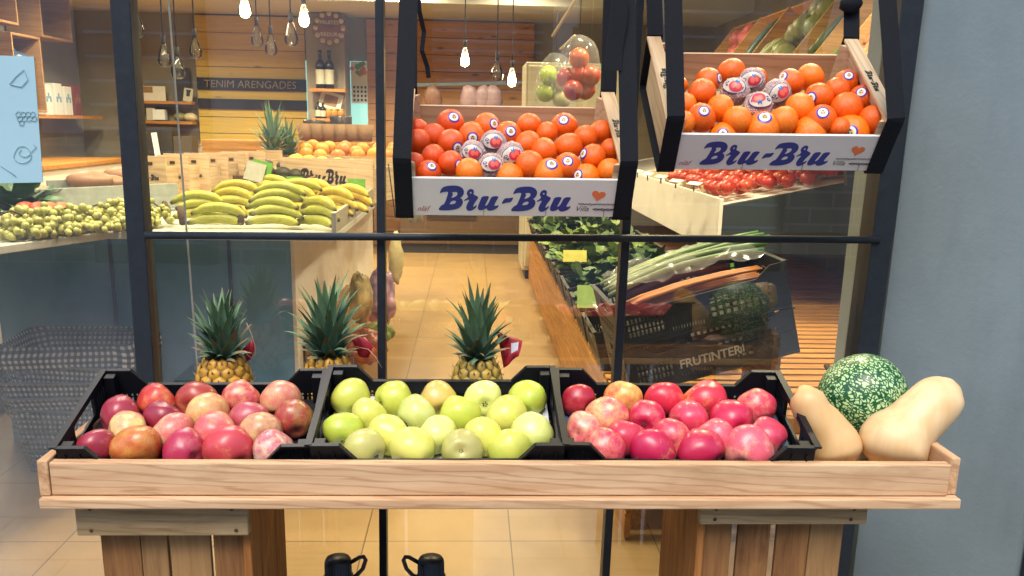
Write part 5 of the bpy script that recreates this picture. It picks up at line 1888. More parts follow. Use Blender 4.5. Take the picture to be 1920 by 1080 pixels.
# price cards, avocados, grapefruits on the counter's far part
def price(label, px, py, Y, w_, h_, mat, back=None, rot=(R(-15), 0, 0)):
    p = at(px, py, Y=Y); t = thing('price_card', label, 'price card', Matrix.Translation(p))
    m = MB(); m.M = xform((0, 0, 0), rot); m.box((0, 0, 0), (w_, .003, h_)); m.build('card_face', mat, t)
    if back:
        m = MB(); m.M = xform((w_ * .28, .01, 0), rot); m.box((0, 0, 0), (w_ * 1.05, .006, h_ * 1.15)); m.build('backing_card', back, t)
    else:
        m = MB(); m.bx(-.003, .003, .004, .007, -h_ * 1.4, 0); m.build('pin', MAT['iron'], t)


price('tilted white price card with green and black backing behind the bananas', 478, 322, 3.62, .075, .075, MAT['card_grey'], MAT['card_green'], (R(-15), R(14), 0))
price('bright green price card at the counter edge beside the ripe bananas', 668, 349, 3.8, .075, .06, MAT['card_green'])
price('small white price card among the bananas, near the green card', 596, 352, 3.75, .065, .045, MAT['card_grey'])
price('small green price card lying before the avocado carton', 552, 338, 3.9, .07, .03, MAT['card_green'])
p = at(505, 318, Y=4.0)
t = thing('fruit_carton', 'dark brown fruit carton with pale capital letters behind the bananas', 'carton', Vector((p.x, p.y, ZT)))
m = MB(); m.bx(-.16, .16, 0, .01, 0, .13); fp = m.build('front_flap', plain('brown_carton', C('4a3020'), .6), t)
m = MB(); m.bx(-.16, -.15, .011, .3, 0, .12); m.bx(.15, .16, .011, .3, 0, .12); m.bx(-.16, .16, .301, .31, 0, .13); m.build('side_flap', MAT['kraft'], t)
m = MB(); m.mesh(text_mesh('TROP', .062), Matrix.Translation((.02, -.001, .060)) @ XZ); m.build('lettering', plain('carton_letter', C('b88a78'), .6), fp)
for k in range(16):
    px, py = 478 + (k % 8) * 26 + rnd.uniform(-5, 5), 306 + (k // 8) * 13 + (k % 8) * 3
    q = at(px, py, Y=4.3 + .25 * (1 - k // 8)); q.z = max(q.z, ZT + .03)
    m = MB(); m.sphere((0, 0, 0), .034, 12, 9, lambda d: 1 + .18 * d.x + .05 * noise.noise(d * 3), sc=(1.3, 1, .9))
    o = m.build('avocado', FRUITM.setdefault('avo', plain('avocado_skin', C('3b3a20'), .5, var=.3, scale=60)), M=xform(q, (0, 0, rnd.uniform(0, 6))))
    tag(o, 'dark avocado in the heap behind the bananas', 'avocado', 'avocados heaped behind the bananas')
t, p, w_, h_, d = bru_box('long grey wooden box side with big lettering beside the avocados', 612, 345, 4.25, .46, .20, .32, R(-14), 0, .26, False)
for k in range(12):
    q = Vector((p.x - .17 + .07 * (k % 6) + rnd.uniform(-.01, .01), p.y + .10 + .09 * (k // 6) - .02 * (k % 6), ZT + .185 - .004 * (k % 6)))
    round_fruit('lime', 'yellow green lime in the lettered grey wooden box', q, .030, ('b8b430', 'a8a428')[k % 2], 'lime', 'limes in the lettered grey wooden box')
t, p, w_, h_, d = bru_box('wooden box of grapefruits at the far end of the counter', 655, 318, 5.2, .66, .17, .34, R(-12), 0, .2, False)
for k in range(18):
    q = Vector((p.x - .26 + .1 * (k % 6) + rnd.uniform(-.015, .015), p.y + .07 + .1 * ((k // 6) % 3) - .02 * (k % 6), ZT + .17 + .02 * (k // 6) + rnd.uniform(0, .02)))
    round_fruit('grapefruit', 'orange yellow grapefruit in the far wooden box', q, .041, ('cf8a34', 'd49c40', 'c87a30')[k % 3], 'grapefruit', 'grapefruits in the far wooden box')
for k in range(6):
    p = at(575 + 22 * k, 292, Y=6.1); p.z = 1.17
    m = MB(); m.M = Matrix.Translation(p); m.lathe([(0, 0), (.045, 0), (.06, .11), (.055, .11), (.04, .01)], 14)
    o = m.build('kraft_tub', MAT['kraft']); tag(o, 'small kraft paper tub in the row at the end of the counter', 'tub', 'kraft tubs at the counter end')
m = MB(); m.bx(-1.75, -.65, 6.0, 6.4, .931, 1.165); tag(m.build('raised_step', MAT['shelf_wood'], bevel=.004), 'wooden step at the end of the counter carrying the kraft tubs', 'display step')
pineapple('pineapple on the counter before the yellow planks, the taller of two', (511, 284), 24, 0, (.38, .22, .06), (.12, .09, .03), .26, 31, None, 5.3)
pineapple('pineapple on the counter before the yellow planks, the smaller of two', (541, 290), 20, 0, (.38, .22, .06), (.12, .09, .03), .20, 37, None, 5.4)
for k, (px, lb) in enumerate(((590, 'dark wire basket with plants before the pillar'), (640, 'glass storage tin before the taupe pillar'))):
    p = at(px, 262, Y=6.25); m = MB(); m.M = Matrix.Translation((p.x, p.y, 1.165)); m.lathe([(0, 0), (.07, 0), (.075, .13 + .03 * k), (.07, .14 + .03 * k), (0, .14 + .03 * k)], 16)
    o = m.build('storage_tin', plain('tin_grey', C('565048'), .3, .4, .3, 40)); tag(o, lb, 'tin')

# hanging net of fruit at the counter's aisle corner, paper cup shade below the lower orange box
p = at(742, 485, Y=4.3)
m = MB(); m.sphere((0, 0, 0), .055, 20, 16, lambda d: 1 + .14 * noise.noise(d * 2.5) + .16 * abs(noise.noise(d * 6)) + .05 * math.sin(14 * d.z + 5 * d.x), sc=(.62, .62, 2.2))
o = m.build('hanging_bag', plain('pale_bag', C('d6c894'), .3, var=.1, scale=20), M=Matrix.Translation(p)); tag(o, 'pale yellow plastic bag roll hanging at the aisle corner of the counter', 'bag')
m = MB(); m.tube([p + Vector((0, 0, .2)), p + Vector((-.03, 0, .45))], .003, 5)
m.build('bag_string', MAT['cord'], o).matrix_parent_inverse = Matrix.Translation(p).inverted()
p = at(780, 404, Y=3.0)
m = MB(); m.M = Matrix.Translation(p); m.lathe([(.020, .022), (.026, -.022), (.025, -.022), (.019, .021)], 20); m.lathe([(0, .023), (.020, .022)], 20)
o = m.build('lamp_shade', plain('cream_shade', C('d4c49c'), .6)); tag(o, 'small cream lamp shade hanging just below the lower orange box', 'lamp')
m = MB(); m.tube([p + Vector((0, 0, .02)), p + Vector((0, 0, 1.35))], .002, 5); m.build('cord', MAT['cord'], o)
# stacked nets beside the cream counter side
SACK = []
def sack(label, px, py, Y, r, col, sc, seed, film=False, cat='net bag', name='net_sack'):
    p = at(px, py, Y=Y); sv = Vector((seed, 0, 0))
    m = MB(); m.sphere((0, 0, 0), r, 30, 22, lambda d: 1 + .20 * noise.noise(d * 2.2 + sv) + .16 * abs(noise.noise(d * 5 + sv)) + .08 * noise.noise(d * 11 + sv), sc=sc)
    t = NT('net_' + name); v = t.coords()
    vo = t.n('TexVoronoi', feature='F1'); vo.inputs['Scale'].default_value = 16; t.l(v, vo.inputs['Vector'])
    t.l(t.ramp(vo.outputs['Distance'], [(.2, tuple(x * 1.3 for x in C(col)[:3])), (.7, tuple(x * .5 for x in C(col)[:3]))]), t.b.inputs['Base Color'])
    t.p(Roughness=.35); t.bump(vo.outputs['Distance'], .6, -.02)
    o = m.build(name, t.m, M=Matrix.Translation(p)); tag(o, label, cat)
    return o


m = MB(); m.bx(-.69, -.47, 3.65, 4.9, .004, .34); m.bx(-.69, -.66, 3.65, 4.9, .341, .42)
tag(m.build('low_shelf', MAT['kraft'], bevel=.004), 'low brown shelf along the cream counter side holding net sacks', 'shelf')
sack('purple net sack of onions beside the thin post', 714, 560, 4.0, .085, 'b48aa0', (.75, 1.1, 1.5), 2)
sack('red and orange net sack in front of the purple one', 688, 650, 3.62, .075, 'b4583c', (1.0, 1.1, .9), 5)
sack('shiny golden cellophane bag before the cream counter side', 676, 560, 3.66, .062, 'd8bc7c', (.75, 1.0, 1.7), 7, name='cellophane_bag', cat='bag')
sack('green vegetable bag under the purple net sack', 708, 625, 3.75, .075, '6c7a44', (.9, 1.1, .6), 9)

# ------------------------------------------------------------------ wire baskets with gingham linings
def gingham():
    t = NT('gingham_cloth')
    tc = t.n('TexCoord'); sx = t.n('SeparateXYZ'); t.l(tc.outputs['UV'], sx.inputs[0])
    outs = []
    for ax in ('X', 'Y'):
        mu = t.n('Math', operation='FRACT'); t.l(sx.outputs[ax], mu.inputs[0])
        gt = t.n('Math', operation='GREATER_THAN'); gt.inputs[1].default_value = .5; t.l(mu.outputs[0], gt.inputs[0]); outs.append(gt.outputs[0])
    ad = t.n('Math', operation='ADD'); t.l(outs[0], ad.inputs[0]); t.l(outs[1], ad.inputs[1])
    hf = t.n('Math', operation='MULTIPLY'); hf.inputs[1].default_value = .5; t.l(ad.outputs[0], hf.inputs[0])
    t.l(t.ramp(hf.outputs[0], [(.1, C('d4d7d4')), (.5, C('585d62')), (.9, C('121417'))]), t.b.inputs['Base Color'])
    t.p(Roughness=.9)
    return t.m


GING = gingham()


def rect_ring(hx, hy, z, r, n=6):
    pts = []
    for cx, cy, a0 in ((hx - r, hy - r, 0), (-hx + r, hy - r, 90), (-hx + r, -hy + r, 180), (hx - r, -hy + r, 270)):
        for k in range(n):
            a = R(a0 + 90 * k / (n - 1)); pts.append(Vector((cx + r * math.cos(a), cy + r * math.sin(a), z)))
    return pts


def cloth_ring(rings, wob, seed):
    m = MB(); uv = []; g_ = []
    for j, (hx, hy, z) in enumerate(rings):
        pts = rect_ring(hx, hy, z, .05, 10); row = []
        for k, p in enumerate(pts):
            nz = noise.noise(Vector((p.x * 9, p.y * 9, seed + j * .35)))
            q = p + Vector((p.x, p.y, 0)).normalized() * wob * nz * (1 + j * .2); q.z += wob * .9 * noise.noise(Vector((p.x * 6, p.y * 6, seed + 7)))
            row.append(m.v(q))
        g_.append(row)
    n = len(g_[0])
    for j in range(len(g_) - 1):
        for k in range(n): m.f((g_[j][k], g_[j][(k + 1) % n], g_[j + 1][(k + 1) % n], g_[j + 1][k]), 0, True)
    me = m.data('cloth_lining', GING)
    ul = me.uv_layers.new(name='UVMap')
    for lp in me.loops:
        co = me.vertices[lp.vertex_index].co
        pr = (math.atan2(co.y, co.x) / (2 * math.pi)) * 72 if True else 0
        ul.data[lp.index].uv = (pr, co.z * 52 + (co.x * co.x + co.y * co.y) ** .5 * 14)
    for p in me.polygons:
        us = [ul.data[l].uv[0] for l in p.loop_indices]
        if max(us) - min(us) > 36:
            for l in p.loop_indices:
                if ul.data[l].uv[0] < 0: ul.data[l].uv[0] += 72
    return me


bc = at(132, 885, Y=3.14); BS = 1.13
LAB = ['wire basket with gingham lining, lowest of the stack', 'wire basket with gingham lining, second from the bottom of the stack', 'wire basket with gingham lining, third from the bottom of the stack', 'wire basket with gingham lining, second from the top of the stack', 'wire basket with gingham lining spilling out, topmost of the stack']
m = MB()
hx0, hy0 = .205, .15
def basket_mesh():
    m = MB(); H = .22
    prof = [(hx0 * .78, hy0 * .78, 0), (hx0 * .86, hy0 * .86, H * .33), (hx0 * .93, hy0 * .93, H * .66), (hx0, hy0, H)]
    for k, (hx, hy, z) in enumerate(prof):
        m.tube(rect_ring(hx, hy, z, .04), .0042 if k == 3 else .0022, 5, closed=True)
    lo, hi = rect_ring(hx0 * .78, hy0 * .78, 0, .03, 2), rect_ring(hx0, hy0, H, .04, 2)
    for e in range(8):
        a0, a1, b0, b1 = lo[e], lo[(e + 1) % 8], hi[e], hi[(e + 1) % 8]
        nn = 9 if (a1 - a0).length > .1 else 1
        for k in range(nn): m.tube([a0.lerp(a1, k / nn), b0.lerp(b1, k / nn)], .0014, 4)
    for k in range(-4, 5): m.tube([(k * .035, -hy0 * .78, 0), (k * .035, hy0 * .78, 0)], .0014, 4)
    return m.data('wire_frame', MAT['iron'])


WF = basket_mesh()
m = MB(); m.tube([(-hx0, -.07, .218), (-hx0 - .012, -.068, .205), (-hx0 - .030, -.05, .17), (-hx0 - .030, .05, .17), (-hx0 - .012, .068, .205), (-hx0, .07, .218)], .003, 6); HD = m.data('handle', MAT['iron'])
for k in range(5):
    z = .008 + .056 * k
    t = thing('wire_basket', LAB[k], 'basket', xform((bc.x + .006 * math.sin(k * 2), bc.y + .17, z), (R(1.2 * math.sin(k)), R(1.5 * math.cos(k * 2)), R(4 * math.sin(k * 1.7))), BS), 'stacked wire baskets')
    obj('wire_frame', WF, t); obj('handle', HD, t)
    if k < 4:
        me = cloth_ring([(hx0 * .72, hy0 * .72, .01), (hx0 * .84, hy0 * .84, .09), (hx0 * .90, hy0 * .90, .16), (hx0 * .965, hy0 * .965, .215)], .010, k)
    else:
        me = cloth_ring([(hx0 * .72, hy0 * .72, .01), (hx0 * .9, hy0 * .9, .12), (hx0 * .98, hy0 * .98, .215), (hx0 * 1.03, hy0 * 1.03, .235), (hx0 * 1.08, hy0 * 1.08, .20), (hx0 * 1.10, hy0 * 1.10, .165)], .016, k)
    obj('cloth_lining', me, t)
# beige cupboard and dark crate seen past the counter's slate end
m = MB(); m.bx(-2.9, -2.02, 4.3, 4.8, .004, .62); m.bx(-2.92, -2.0, 4.28, 4.82, .622, .66, 1)
tag(m.build('low_cupboard', [MAT['cream'], MAT['shelf_wood']], bevel=.004), 'low cream cupboard past the slate end of the counter', 'cupboard')
m = MB(); m.bx(-2.5, -2.05, 3.7, 4.1, .15, .26); m.bx(-2.45, -2.1, 3.75, 4.05, .004, .149, 1)
tag(m.build('dark_crate', [MAT['plastic_in'], MAT['kraft']], bevel=.006), 'dark flat crate on a brown carton past the slate counter end', 'crate')

# ------------------------------------------------------------------ slatted bench and tilted crates of vegetables
bench = thing('slatted_bench', 'long low slatted wooden bench carrying the tilted vegetable crates', 'bench', Vector((.5, 2.6, 0)))
T = Matrix.Translation((-.5, -2.6, 0))
for k in range(4):
    m = MB(); m.M = T; m.bx(.50, .52, 2.62, 8.4, .012 + .093 * k, .012 + .093 * k + .086); m.build('front_board', MAT['bench_wood'], bench, .003)
m = MB(); m.M = T
y = 2.62
while y < 8.3:
    m.bx(.502, 2.35, y, y + .058, .386, .404); y += .083
m.build('top_slat', MAT['bench_slat'], bench, .002)
m = MB(); m.M = T
for x in (.56, 1.4, 2.25): m.bx(x, x + .05, 2.62, 8.4, .30, .385)
m.build('bearer', MAT['bench_wood'], bench)
for yy in (2.7, 5.4, 8.2):
    for x in (.53, 2.25):
        m = MB(); m.M = T; m.bx(x, x + .06, yy, yy + .06, .004, .299); m.build('leg', MAT['bench_wood'], bench)


def big_crate_meshes(w_, d, h):
    out = {}
    XZl = Matrix(((1, 0, 0, 0), (0, 0, -1, 0), (0, 1, 0, 0), (0, 0, 0, 1)))
    lw = [(0, 0), (w_, 0), (w_, h), (w_ - .05, h), (w_ - .10, h - .035), (.10, h - .035), (.05, h), (0, h)]
    hol = slots(.03, .15, .03, h * .62, 9, 3, .5) + slots(w_ - .26, w_ - .05, .03, h * .70, 9, 4, .6) + slots(.17, w_ - .28, .02, .035, 12, 1, .4)
    me = curve_mesh([lw] + hol, .004)
    m = MB(); m.mesh(me, XZl)
    for z in (.006, h * .5): m.box((w_ / 2, -.004, z), (w_, .006, .006))
    m.bar((.10, -.004, h - .035), (w_ - .10, -.004, h - .035), .012, .005)
    out['front_wall'] = m.data('front_wall', MAT['plastic_in'])
    m = MB(); m.mesh(me, Matrix.Translation((0, d, 0)) @ XZl); out['rear_wall'] = m.data('rear_wall', MAT['plastic_in'])
    YZl = Matrix(((0, 0, 1, 0), (1, 0, 0, 0), (0, 1, 0, 0), (0, 0, 0, 1)))
    sw = curve_mesh([[(0, 0), (d, 0), (d, h), (0, h)]] + slots(.03, d - .03, .03, h * .5, 10, 2, .45) + [[(d * .35, h * .66), (d * .35, h * .86), (d * .65, h * .86), (d * .65, h * .66)]], .004)
    for k, x in enumerate((0, w_)):
        m = MB(); m.mesh(sw, Matrix.Translation((x, 0, 0)) @ YZl); m.box((x, d / 2, h), (.014, d + .01, .005)); out['side_wall%d' % k] = m.data('side_wall', MAT['plastic_in'])
    m = MB(); m.box((w_ / 2, d / 2, .004), (w_, d, .006)); out['base'] = m.data('base_grid', MAT['plastic_in'])
    return out


BC = big_crate_meshes(.56, .36, .15)


def big_crate(label, M):
    t = thing('vegetable_crate', label, 'crate', M, 'tilted black vegetable crates on the bench')
    fw = obj('front_wall', BC['front_wall'], t)
    for nm, k in (('rear_wall', 'rear_wall'), ('side_wall', 'side_wall0'), ('side_wall', 'side_wall1'), ('base_grid', 'base')): obj(nm, BC[k], t)
    return t, fw


def tiltM(o, yaw, roll, pitch=0): return Matrix.Translation(o) @ Matrix.Rotation(yaw, 4, 'Z') @ Matrix.Rotation(-roll, 4, 'Y') @ Matrix.Rotation(pitch, 4, 'X')


c0 = at(1185, 742, Y=2.72)
lowM = tiltM(c0, R(2), R(15))
tl, fw = big_crate('black vegetable crate with white lettering, under the carrot crate', lowM)
m = MB(); m.bx(.16, .36, -.0085, -.0075, .035, .095, 0); lb = m.build('label_plate', plain('label_black', C('171b22'), .45), fw)
m = MB(); m.mesh(text_mesh('FRUTíNTER', .040, 'LEFT', .05, .0010), Matrix.Translation((.168, -.0092, .050)) @ XZ); m.box((.372, -.0092, .062), (.004, .001, .018)); m.box((.380, -.0092, .066), (.004, .001, .026))
m.build('lettering', MAT['white'], lb)
upM = lowM @ Matrix.Translation((.0, .0, .155))
big_crate('black vegetable crate of carrots and wrapped leeks on top of the lettered crate', upM)
m = MB()
for sx in (.05, .5): m.bar(lowM @ Vector((sx, .18, -.002)) , Vector(((lowM @ Vector((sx, .18, 0))).x, (lowM @ Vector((sx, .18, 0))).y, .405)), .03, .30, (0, 1, 0))
tag(m.build('wedge_block', MAT['bench_wood']), 'wooden wedges propping the front vegetable crates on the bench', 'wedge')


def veg_tube(name, label, M, p0, p1, r, col, cat, group, bend=.02, tip=.35, nz=.1, mat=None):
    m = MB(); pts, rs, cs = [], [], []
    p0, p1 = Vector(p0), Vector(p1)
    for k in range(9):
        u = k / 8
        pts.append(p0.lerp(p1, u) + Vector((0, 0, bend * math.sin(math.pi * u)))); rs.append(r * (1 - (1 - tip) * u ** 2) * (.6 if k == 0 else 1) * (1 + nz * math.sin(k * 2.3)))
        c = col if not callable(col) else col(u)
        cs.append(c)
    m.tube(pts, rs, 9, cols=cs)
    o = m.build(name, MAT['veg'], M=M); return tag(o, label, cat, group)


for k in range(9):
    veg_tube('carrot', 'orange carrot lying in the front black vegetable crate', upM, (.04 + rnd.uniform(0, .04), .03 + .022 * (k % 6), .10 + .028 * (k // 6)), (.50, .04 + .022 * (k % 6), .11 + .025 * (k // 6)), .0105, (.50, .17, .03), 'carrot', 'carrots in the front vegetable crate', .012)
for k in range(4):
    veg_tube('beetroot_stem', 'dark red vegetable behind the carrots in the front crate', upM, (.06, .19 + .03 * k, .12), (.44, .19 + .03 * k, .135), .020, (.12, .03, .03), 'vegetable', 'dark red vegetables in the front crate', .02, .7)
for k in range(11):
    veg_tube('leek', 'pale leek with green leaves in the front crate under clear film', upM, (.02 + .01 * (k % 3), .17 + .016 * k, .145 + .012 * (k % 2)), (.56 + .02 * (k % 3), .18 + .019 * k, .16 + .015 * (k % 3)), .0105, lambda u: (.34 - .28 * u, .38 - .22 * u, .20 - .15 * u), 'leek', 'leeks in the front vegetable crate', .03, 1.0)


def film(label, M, x0, x1, y0, y1, z, amp, seed):
    m = MB(); nx, ny = 26, 14; g_ = []
    for j in range(ny + 1):
        row = []
        for i in range(nx + 1):
            u, v_ = i / nx, j / ny
            e = min(u, 1 - u, v_, 1 - v_) * 4
            h = z + amp * noise.noise(Vector((u * 5, v_ * 3, seed))) + amp * .4 * noise.noise(Vector((u * 14, v_ * 9, seed))) - .03 * max(0, 1 - e)
            row.append(m.v((x0 + (x1 - x0) * u, y0 + (y1 - y0) * v_, h)))
        g_.append(row)
    for j in range(ny):
        for i in range(nx): m.f((g_[j][i], g_[j][i + 1], g_[j + 1][i + 1], g_[j + 1][i]), 0, True)
    return tag(m.build('plastic_film', MAT['film'], M=M), label, 'plastic film')


film('crumpled clear plastic film over the carrots and leeks', upM, .04, .54, .10, .40, .20, .035, 3)
GROWL = ['second', 'third', 'fourth', 'fifth', 'sixth', 'seventh', 'eighth', 'ninth', 'tenth']
for k in range(9):
    o_ = Vector((.50, 3.22 + .46 * k, .405))
    Mk = tiltM(o_, R(0), R(14))
    if True:
        big_crate(f'black vegetable crate, {GROWL[k]} along the bench from the window', Mk)
        m = MB(); q = Mk @ Vector((.46, .18, 0)); m.bx(q.x - .02, q.x + .03, q.y - .15, q.y + .15, .405, q.z - .006)
        tag(m.build('wedge_block', MAT['bench_wood']), f'wooden wedge under the {GROWL[k]} vegetable crate of the bench', 'wedge')
    if k == 0:
        for q in range(7):
            veg_tube('aubergine', 'dark purple aubergine in the second vegetable crate', Mk, (.05 + .01 * q, .04 + .045 * q, .09), (.40, .05 + .045 * q, .12), .030, lambda u: (.03, .012, .03) if u > .12 else (.06, .10, .03), 'aubergine', 'aubergines in the second vegetable crate', .02, 1.1)
        for q in range(6):
            veg_tube('leek', 'long green leek on the second vegetable crate', Mk, (.10, .06 + .04 * q, .17), (.58, .10 + .035 * q, .21), .012, lambda u: (.24 - .18 * u, .32 - .17 * u, .15 - .10 * u), 'leek', 'leeks on the second vegetable crate', .03, 1.4)
        film('clear plastic film over the second vegetable crate', Mk, .03, .55, .02, .34, .24, .03, 9)
    else:
        for q in range(4):
            p = Mk @ Vector((.09 + .12 * q, .17 + .05 * (q % 2), .12))
            leafy('lettuce', f'green lettuce head in the {GROWL[k]} vegetable crate', p, .11, 10 * k + q, tuple(tuple(v_ * .62 for v_ in c_) for c_ in ((.10, .20, .04), (.07, .16, .05), (.22, .34, .06), (.12, .22, .06), (.2, .3, .06), (.1, .2, .05), (.2, .3, .07), (.1, .2, .05)))[k - 1], 30, .7, 'lettuce', f'lettuces in the {GROWL[k]} vegetable crate', 1.2)
for (lab, px, py, Y, w_, h_, mt) in (('pale green price card on the second vegetable crate rim', 1100, 556, 3.45, .075, .09, plain('pale_green_card', C('9cb860'), .6)), ('yellow green price card standing behind the front crate film', 1378, 515, 3.3, .05, .11, MAT['card_green']), ('yellow price card on the fourth vegetable crate', 1078, 480, 4.5, .12, .06, plain('yellow_card', C('c8c058'), .6))):
    price(lab, px, py, Y, w_, h_, mt)

BEFORE = set(bpy.data.objects)
# ------------------------------------------------------------------ tomato table and steep vegetable rack along the side wall
tom = thing('tomato_table', 'white sided table with two sloping trays of tomatoes under the higher orange box', 'table', Vector((.98, 3.4, 0)))
T = Matrix.Translation((-.98, -3.4, 0))
def slopeP(x, y, dz=0): return Vector((x, y, 1.025 + (x - .965) * .20 + dz))
m = MB(); m.M = T
m.prism([(3.40, .83), (6.6, .83), (6.6, 1.04), (3.40, 1.04)], .95, .965, lambda u, v, x: Vector((x, u, v))); m.build('aisle_panel', MAT['cream'], tom, .002)
m = MB(); m.M = T
q = [(.966, .83), (1.84, .83), (1.84, 1.19), (.966, 1.015)]
m.prism(q, 3.40, 3.415, lambda u, v, y: Vector((u, y, v))); m.build('end_panel', plain('dark_end_panel', C('2a3740'), .6), tom, .002)
m = MB(); m.M = T
vs = [slopeP(.966, 3.42, -.01), slopeP(1.84, 3.42, -.01), slopeP(1.84, 6.6, -.01), slopeP(.966, 6.6, -.01)]
m.f([m.v(v_) for v_ in vs]); m.build('tray_floor', MAT['cream'], tom)
m = MB(); m.M = T
for y in (3.76, 4.12, 4.5, 4.9): m.bar(slopeP(.97, y, .01), slopeP(1.8, y, .01), .012, .06)
m.build('divider', plain('divider_board', C('b8a888'), .5), tom, .002)
for y in (3.45, 6.4):
    m = MB(); m.M = T; m.bx(1.70, 1.78, y, y + .08, .615, .829); m.build('leg', MAT['steel'], tom)
for k in range(5):
    price(('white price card on the tomato table edge, first from the window', 'white price card on the tomato table edge, second from the window', 'white price card on the tomato table edge, third from the window', 'white price card on the tomato table edge, fourth from the window', 'white price card on the tomato table edge, fifth from the window')[k], *((1302, 344), (1268, 339), (1240, 331), (1215, 326), (1196, 321))[k], 3.5 + .22 * k, .085, .022, MAT['white'], None, (R(-60), 0, R(-70)))
rt = random.Random(5)
nt_ = 0
for y0, y1, lab, grp in ((3.44, 3.72, 'small red tomato in the table tray nearest the window', 'tomatoes in the nearest table tray'), (3.80, 4.08, 'red tomato in the second table tray from the window', 'tomatoes in the second table tray'), (4.16, 4.46, 'red tomato in the third table tray from the window', 'tomatoes in the third table tray')):
    x = .995
    while x < 1.72:
        y = y0 + .03
        while y < y1:
            r = .032 + rt.uniform(-.003, .004)
            p = slopeP(x + rt.uniform(-.008, .008), y + rt.uniform(-.008, .008), r - .005 + rt.uniform(0, .02))
            round_fruit('tomato', lab, p, r, ('b03a28', 'b84a34', 'a83024')[nt_ % 3], 'tomato', grp, .88, .25)
            nt_ += 1; y += .074
        x += .078
# steep rack
rk = thing('vegetable_rack', 'steep wooden rack of slanting compartments full of vegetables above the tomato table', 'rack', Vector((1.2, 3.2, 1.1)))
T = Matrix.Translation((-1.2, -3.2, -1.1))
RA, RB = Vector((1.16, 0, 1.32)), Vector((1.56, 0, 1.86))
def rackP(u, y, h=0.0):
    p = RA.lerp(RB, u); n_ = Vector((-(RB.z - RA.z), 0, RB.x - RA.x)).normalized()
    return Vector((p.x, y, p.z)) + n_ * h
YD = [3.02, 3.28, 3.56, 3.86, 4.18, 4.56, 5.0, 5.5]
m = MB(); m.M = T
a = [rackP(-.02, 3.0, -.07), rackP(1.02, 3.0, -.07), rackP(1.02, 5.52, -.07), rackP(-.02, 5.52, -.07)]
b = [rackP(-.02, 3.0, -.085), rackP(1.02, 3.0, -.085), rackP(1.02, 5.52, -.085), rackP(-.02, 5.52, -.085)]
A_, B_ = [m.v(q) for q in a], [m.v(q) for q in b]
m.f(A_); m.f(B_[::-1])
for k in range(4): m.f((A_[k], A_[(k + 1) % 4], B_[(k + 1) % 4], B_[k]))
m.build('backing_board', MAT['ply'], rk)
for y in YD:
    m = MB(); m.M = T
    q = [rackP(-.02, y, -.069), rackP(1.02, y, -.069), rackP(1.02, y, .03), rackP(-.02, y, .03)]
    m.prism([(v_.x, v_.z) for v_ in q], y - .006, y + .006, lambda u, v, w_: Vector((u, w_, v))); m.build('divider', wood('rack_wood', C('c49a58'), C('a07438'), 'X', .7), rk, .001)
for u, nm in ((-.02, 'lower_rail'), (1.02, 'upper_rail')):
    m = MB(); m.M = T; m.bar(rackP(u, 3.0, -.03), rackP(u, 5.52, -.03), .012, .10, rackP(0, 0, 1) - rackP(0, 0, 0)); m.build(nm, MAT['shelf_wood'], rk, .002)
for y in (3.1, 5.3):
    m = MB(); m.M = T; m.bar(rackP(.15, y, -.09), Vector((rackP(.15, y).x + .1, y, 1.06 + .20 * .3)), .03, .03); m.bar(rackP(.95, y, -.09), Vector((1.84, y, rackP(.95, y).z - .1)), .03, .03); m.build('bracket', MAT['steel'], rk)
KIND = [('carrot', 'orange carrot in the rack compartment nearest the grey pier', (.55, .20, .06), .02, 22, 'v'), ('green_bean', 'light green bean in the second rack compartment', (.24, .33, .05), .011, 30, 'x'), ('courgette', 'small dark courgette in the third rack compartment', (.10, .14, .06), .02, 12, 'v'),
        ('artichoke', 'green artichoke in the fourth rack compartment', (.28, .30, .09), .05, 10, 'o'), ('endive', 'pale endive in the fifth rack compartment', (.36, .40, .20), .025, 16, 'v'), ('cucumber', 'dark cucumber in the sixth rack compartment', (.04, .08, .07), .03, 10, 'v'), ('red_pepper', 'pinkish red pepper in the far rack compartment', (.55, .12, .10), .04, 14, 'o')]
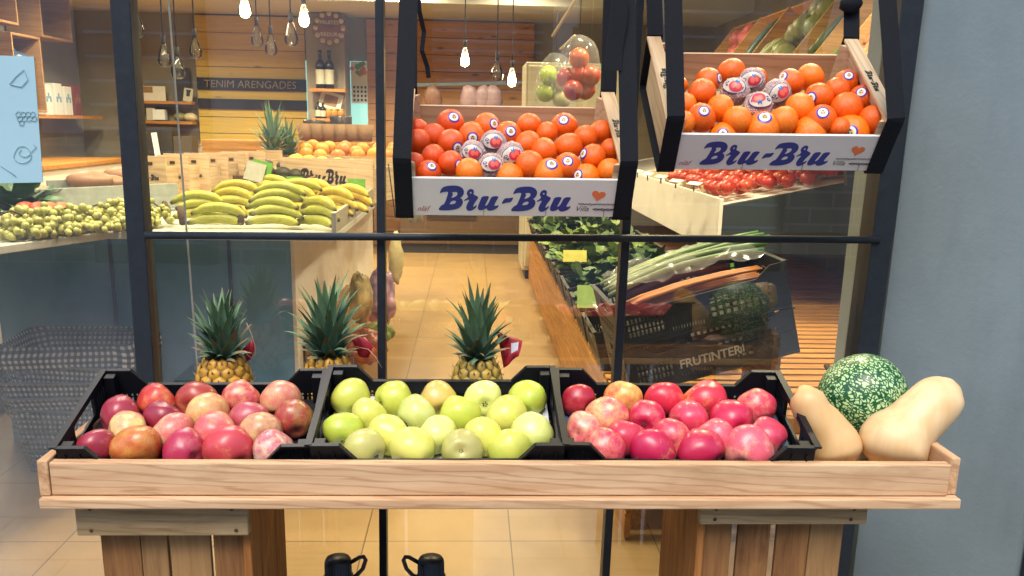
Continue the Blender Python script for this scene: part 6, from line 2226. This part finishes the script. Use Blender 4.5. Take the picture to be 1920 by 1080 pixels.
for k, (nm, lab, col, r, n_, how) in enumerate(KIND):
    y0, y1 = YD[k] + .02, YD[k + 1] - .02
    protos = []
    for i in range(n_):
        if len(protos) < 3:
            m = MB()
            if how == 'o':
                i0 = 0; m.sphere((0, 0, 0), r, 14, 10, lambda d: 1 + (.10 * math.cos(7 * math.atan2(d.y, d.x) + 5 * d.z) if nm == 'artichoke' else .10 * math.cos(3 * math.atan2(d.y, d.x))), sc=(1, 1, 1.15))
                for q in range(len(m.V)): m.VC[q] = tuple(v_ * (.8 + .4 * rnd.random() if nm == 'artichoke' else 1) for v_ in col)
            else:
                L = {'green_bean': .13, 'cucumber': .26, 'carrot': .20}.get(nm, .17)
                pts = [(0, .012 * math.sin(math.pi * q / 8 + len(protos)), L * (q / 8 - .5)) for q in range(9)]
                m.tube(pts, [r * (1 - .5 * (q / 8) ** 2) * (.6 if q in (0, 8) else 1) for q in range(9)], 8, cols=[col] * 9)
            protos.append(m.data(nm, MAT['veg']))
        u = rnd.uniform(.08, .93); y = rnd.uniform(y0 + r, y1 - r)
        p = rackP(u, y, -.06 + r * .9 + rnd.uniform(0, .04))
        ax = (RB - RA).normalized()
        if how == 'x': ax = (ax + Vector((rnd.uniform(-.4, .4), rnd.uniform(-.8, .8), rnd.uniform(-.3, .3)))).normalized()
        else: ax = (ax + Vector((0, rnd.uniform(-.15, .15), 0))).normalized()
        o = obj(nm, protos[i % 3], None, 0, Matrix.Translation(p) @ ax.to_track_quat('Z', 'Y').to_matrix().to_4x4() @ Matrix.Rotation(rnd.uniform(0, 6), 4, 'Z'))
        tag(o, lab, nm.replace('_', ' '), lab.split(' in ')[0].replace('orange ', '') + 's of the steep rack')
# table and rack stand deeper in the shop than first measured: the same shapes, larger and farther
EYESC = Matrix.Translation((0, 0, EYE)) @ Matrix.Scale(1.30, 4) @ Matrix.Translation((0, 0, -EYE))
for o in [o for o in bpy.data.objects if o not in BEFORE and o.parent is None]:
    o.matrix_basis = EYESC @ o.matrix_basis
# hanging bags of fruit on rods
for (lab, px, py, Y, fr_, rods) in (('clear bag of red apples hanging high beside the black strap', 1085, 132, 3.6, [(0, -.02, 'b4402c'), (-.045, -.03, 'a83c34'), (.045, -.02, 'b8482c'), (0, .045, 'c4603c'), (-.02, -.075, 'a43830'), (.03, -.07, 'a83024')], 1), ('clear bag of green and yellow lemons hanging before the white fridge', 1041, 160, 3.9, [(-.03, .04, '9cae34'), (.03, .01, 'cfae38'), (-.04, -.03, '9aa83a'), (.03, -.055, 'b4ac70')], 2)):
    p = at(px, py, Y=Y); t = thing('fruit_bag', lab, 'bag of fruit', p)
    for x, z, c in fr_:
        m = MB(); m.sphere((x, .02 * math.sin(x * 90), z), .040, 14, 10); m.build('fruit', FRUITM.setdefault(c, plain('fruit_' + c, C(c), .35)), t)
    m = MB(); m.sphere((0, 0, -.020), .094, 18, 14, lambda d: (1 + .08 * noise.noise(d * 4)) * (1 if d.z < .55 else 1 + (d.z - .55) * 1.2), sc=(.95, .8, 1.05)); m.build('clear_bag', MAT['bag_film'], t)
    m = MB(); m.tube([(0, 0, .14), (.0, 0, .30)], .002, 5); m.build('string', MAT['cord'], t)
m = MB(); a, b = at(1036, 68, Y=3.75), at(1092, -20, Y=3.55)
m.tube([a, b], .006, 8); m.tube([at(1050, 92, Y=3.9), at(1078, 66, Y=3.75)], .004, 8); m.tube([b, Vector((b.x, b.y, 2.75))], .004, 6)
tag(m.build('hanging_rod', plain('pale_rod', C('c0a878'), .5)), 'pale slanting wooden rod from which the fruit bags hang', 'rod')
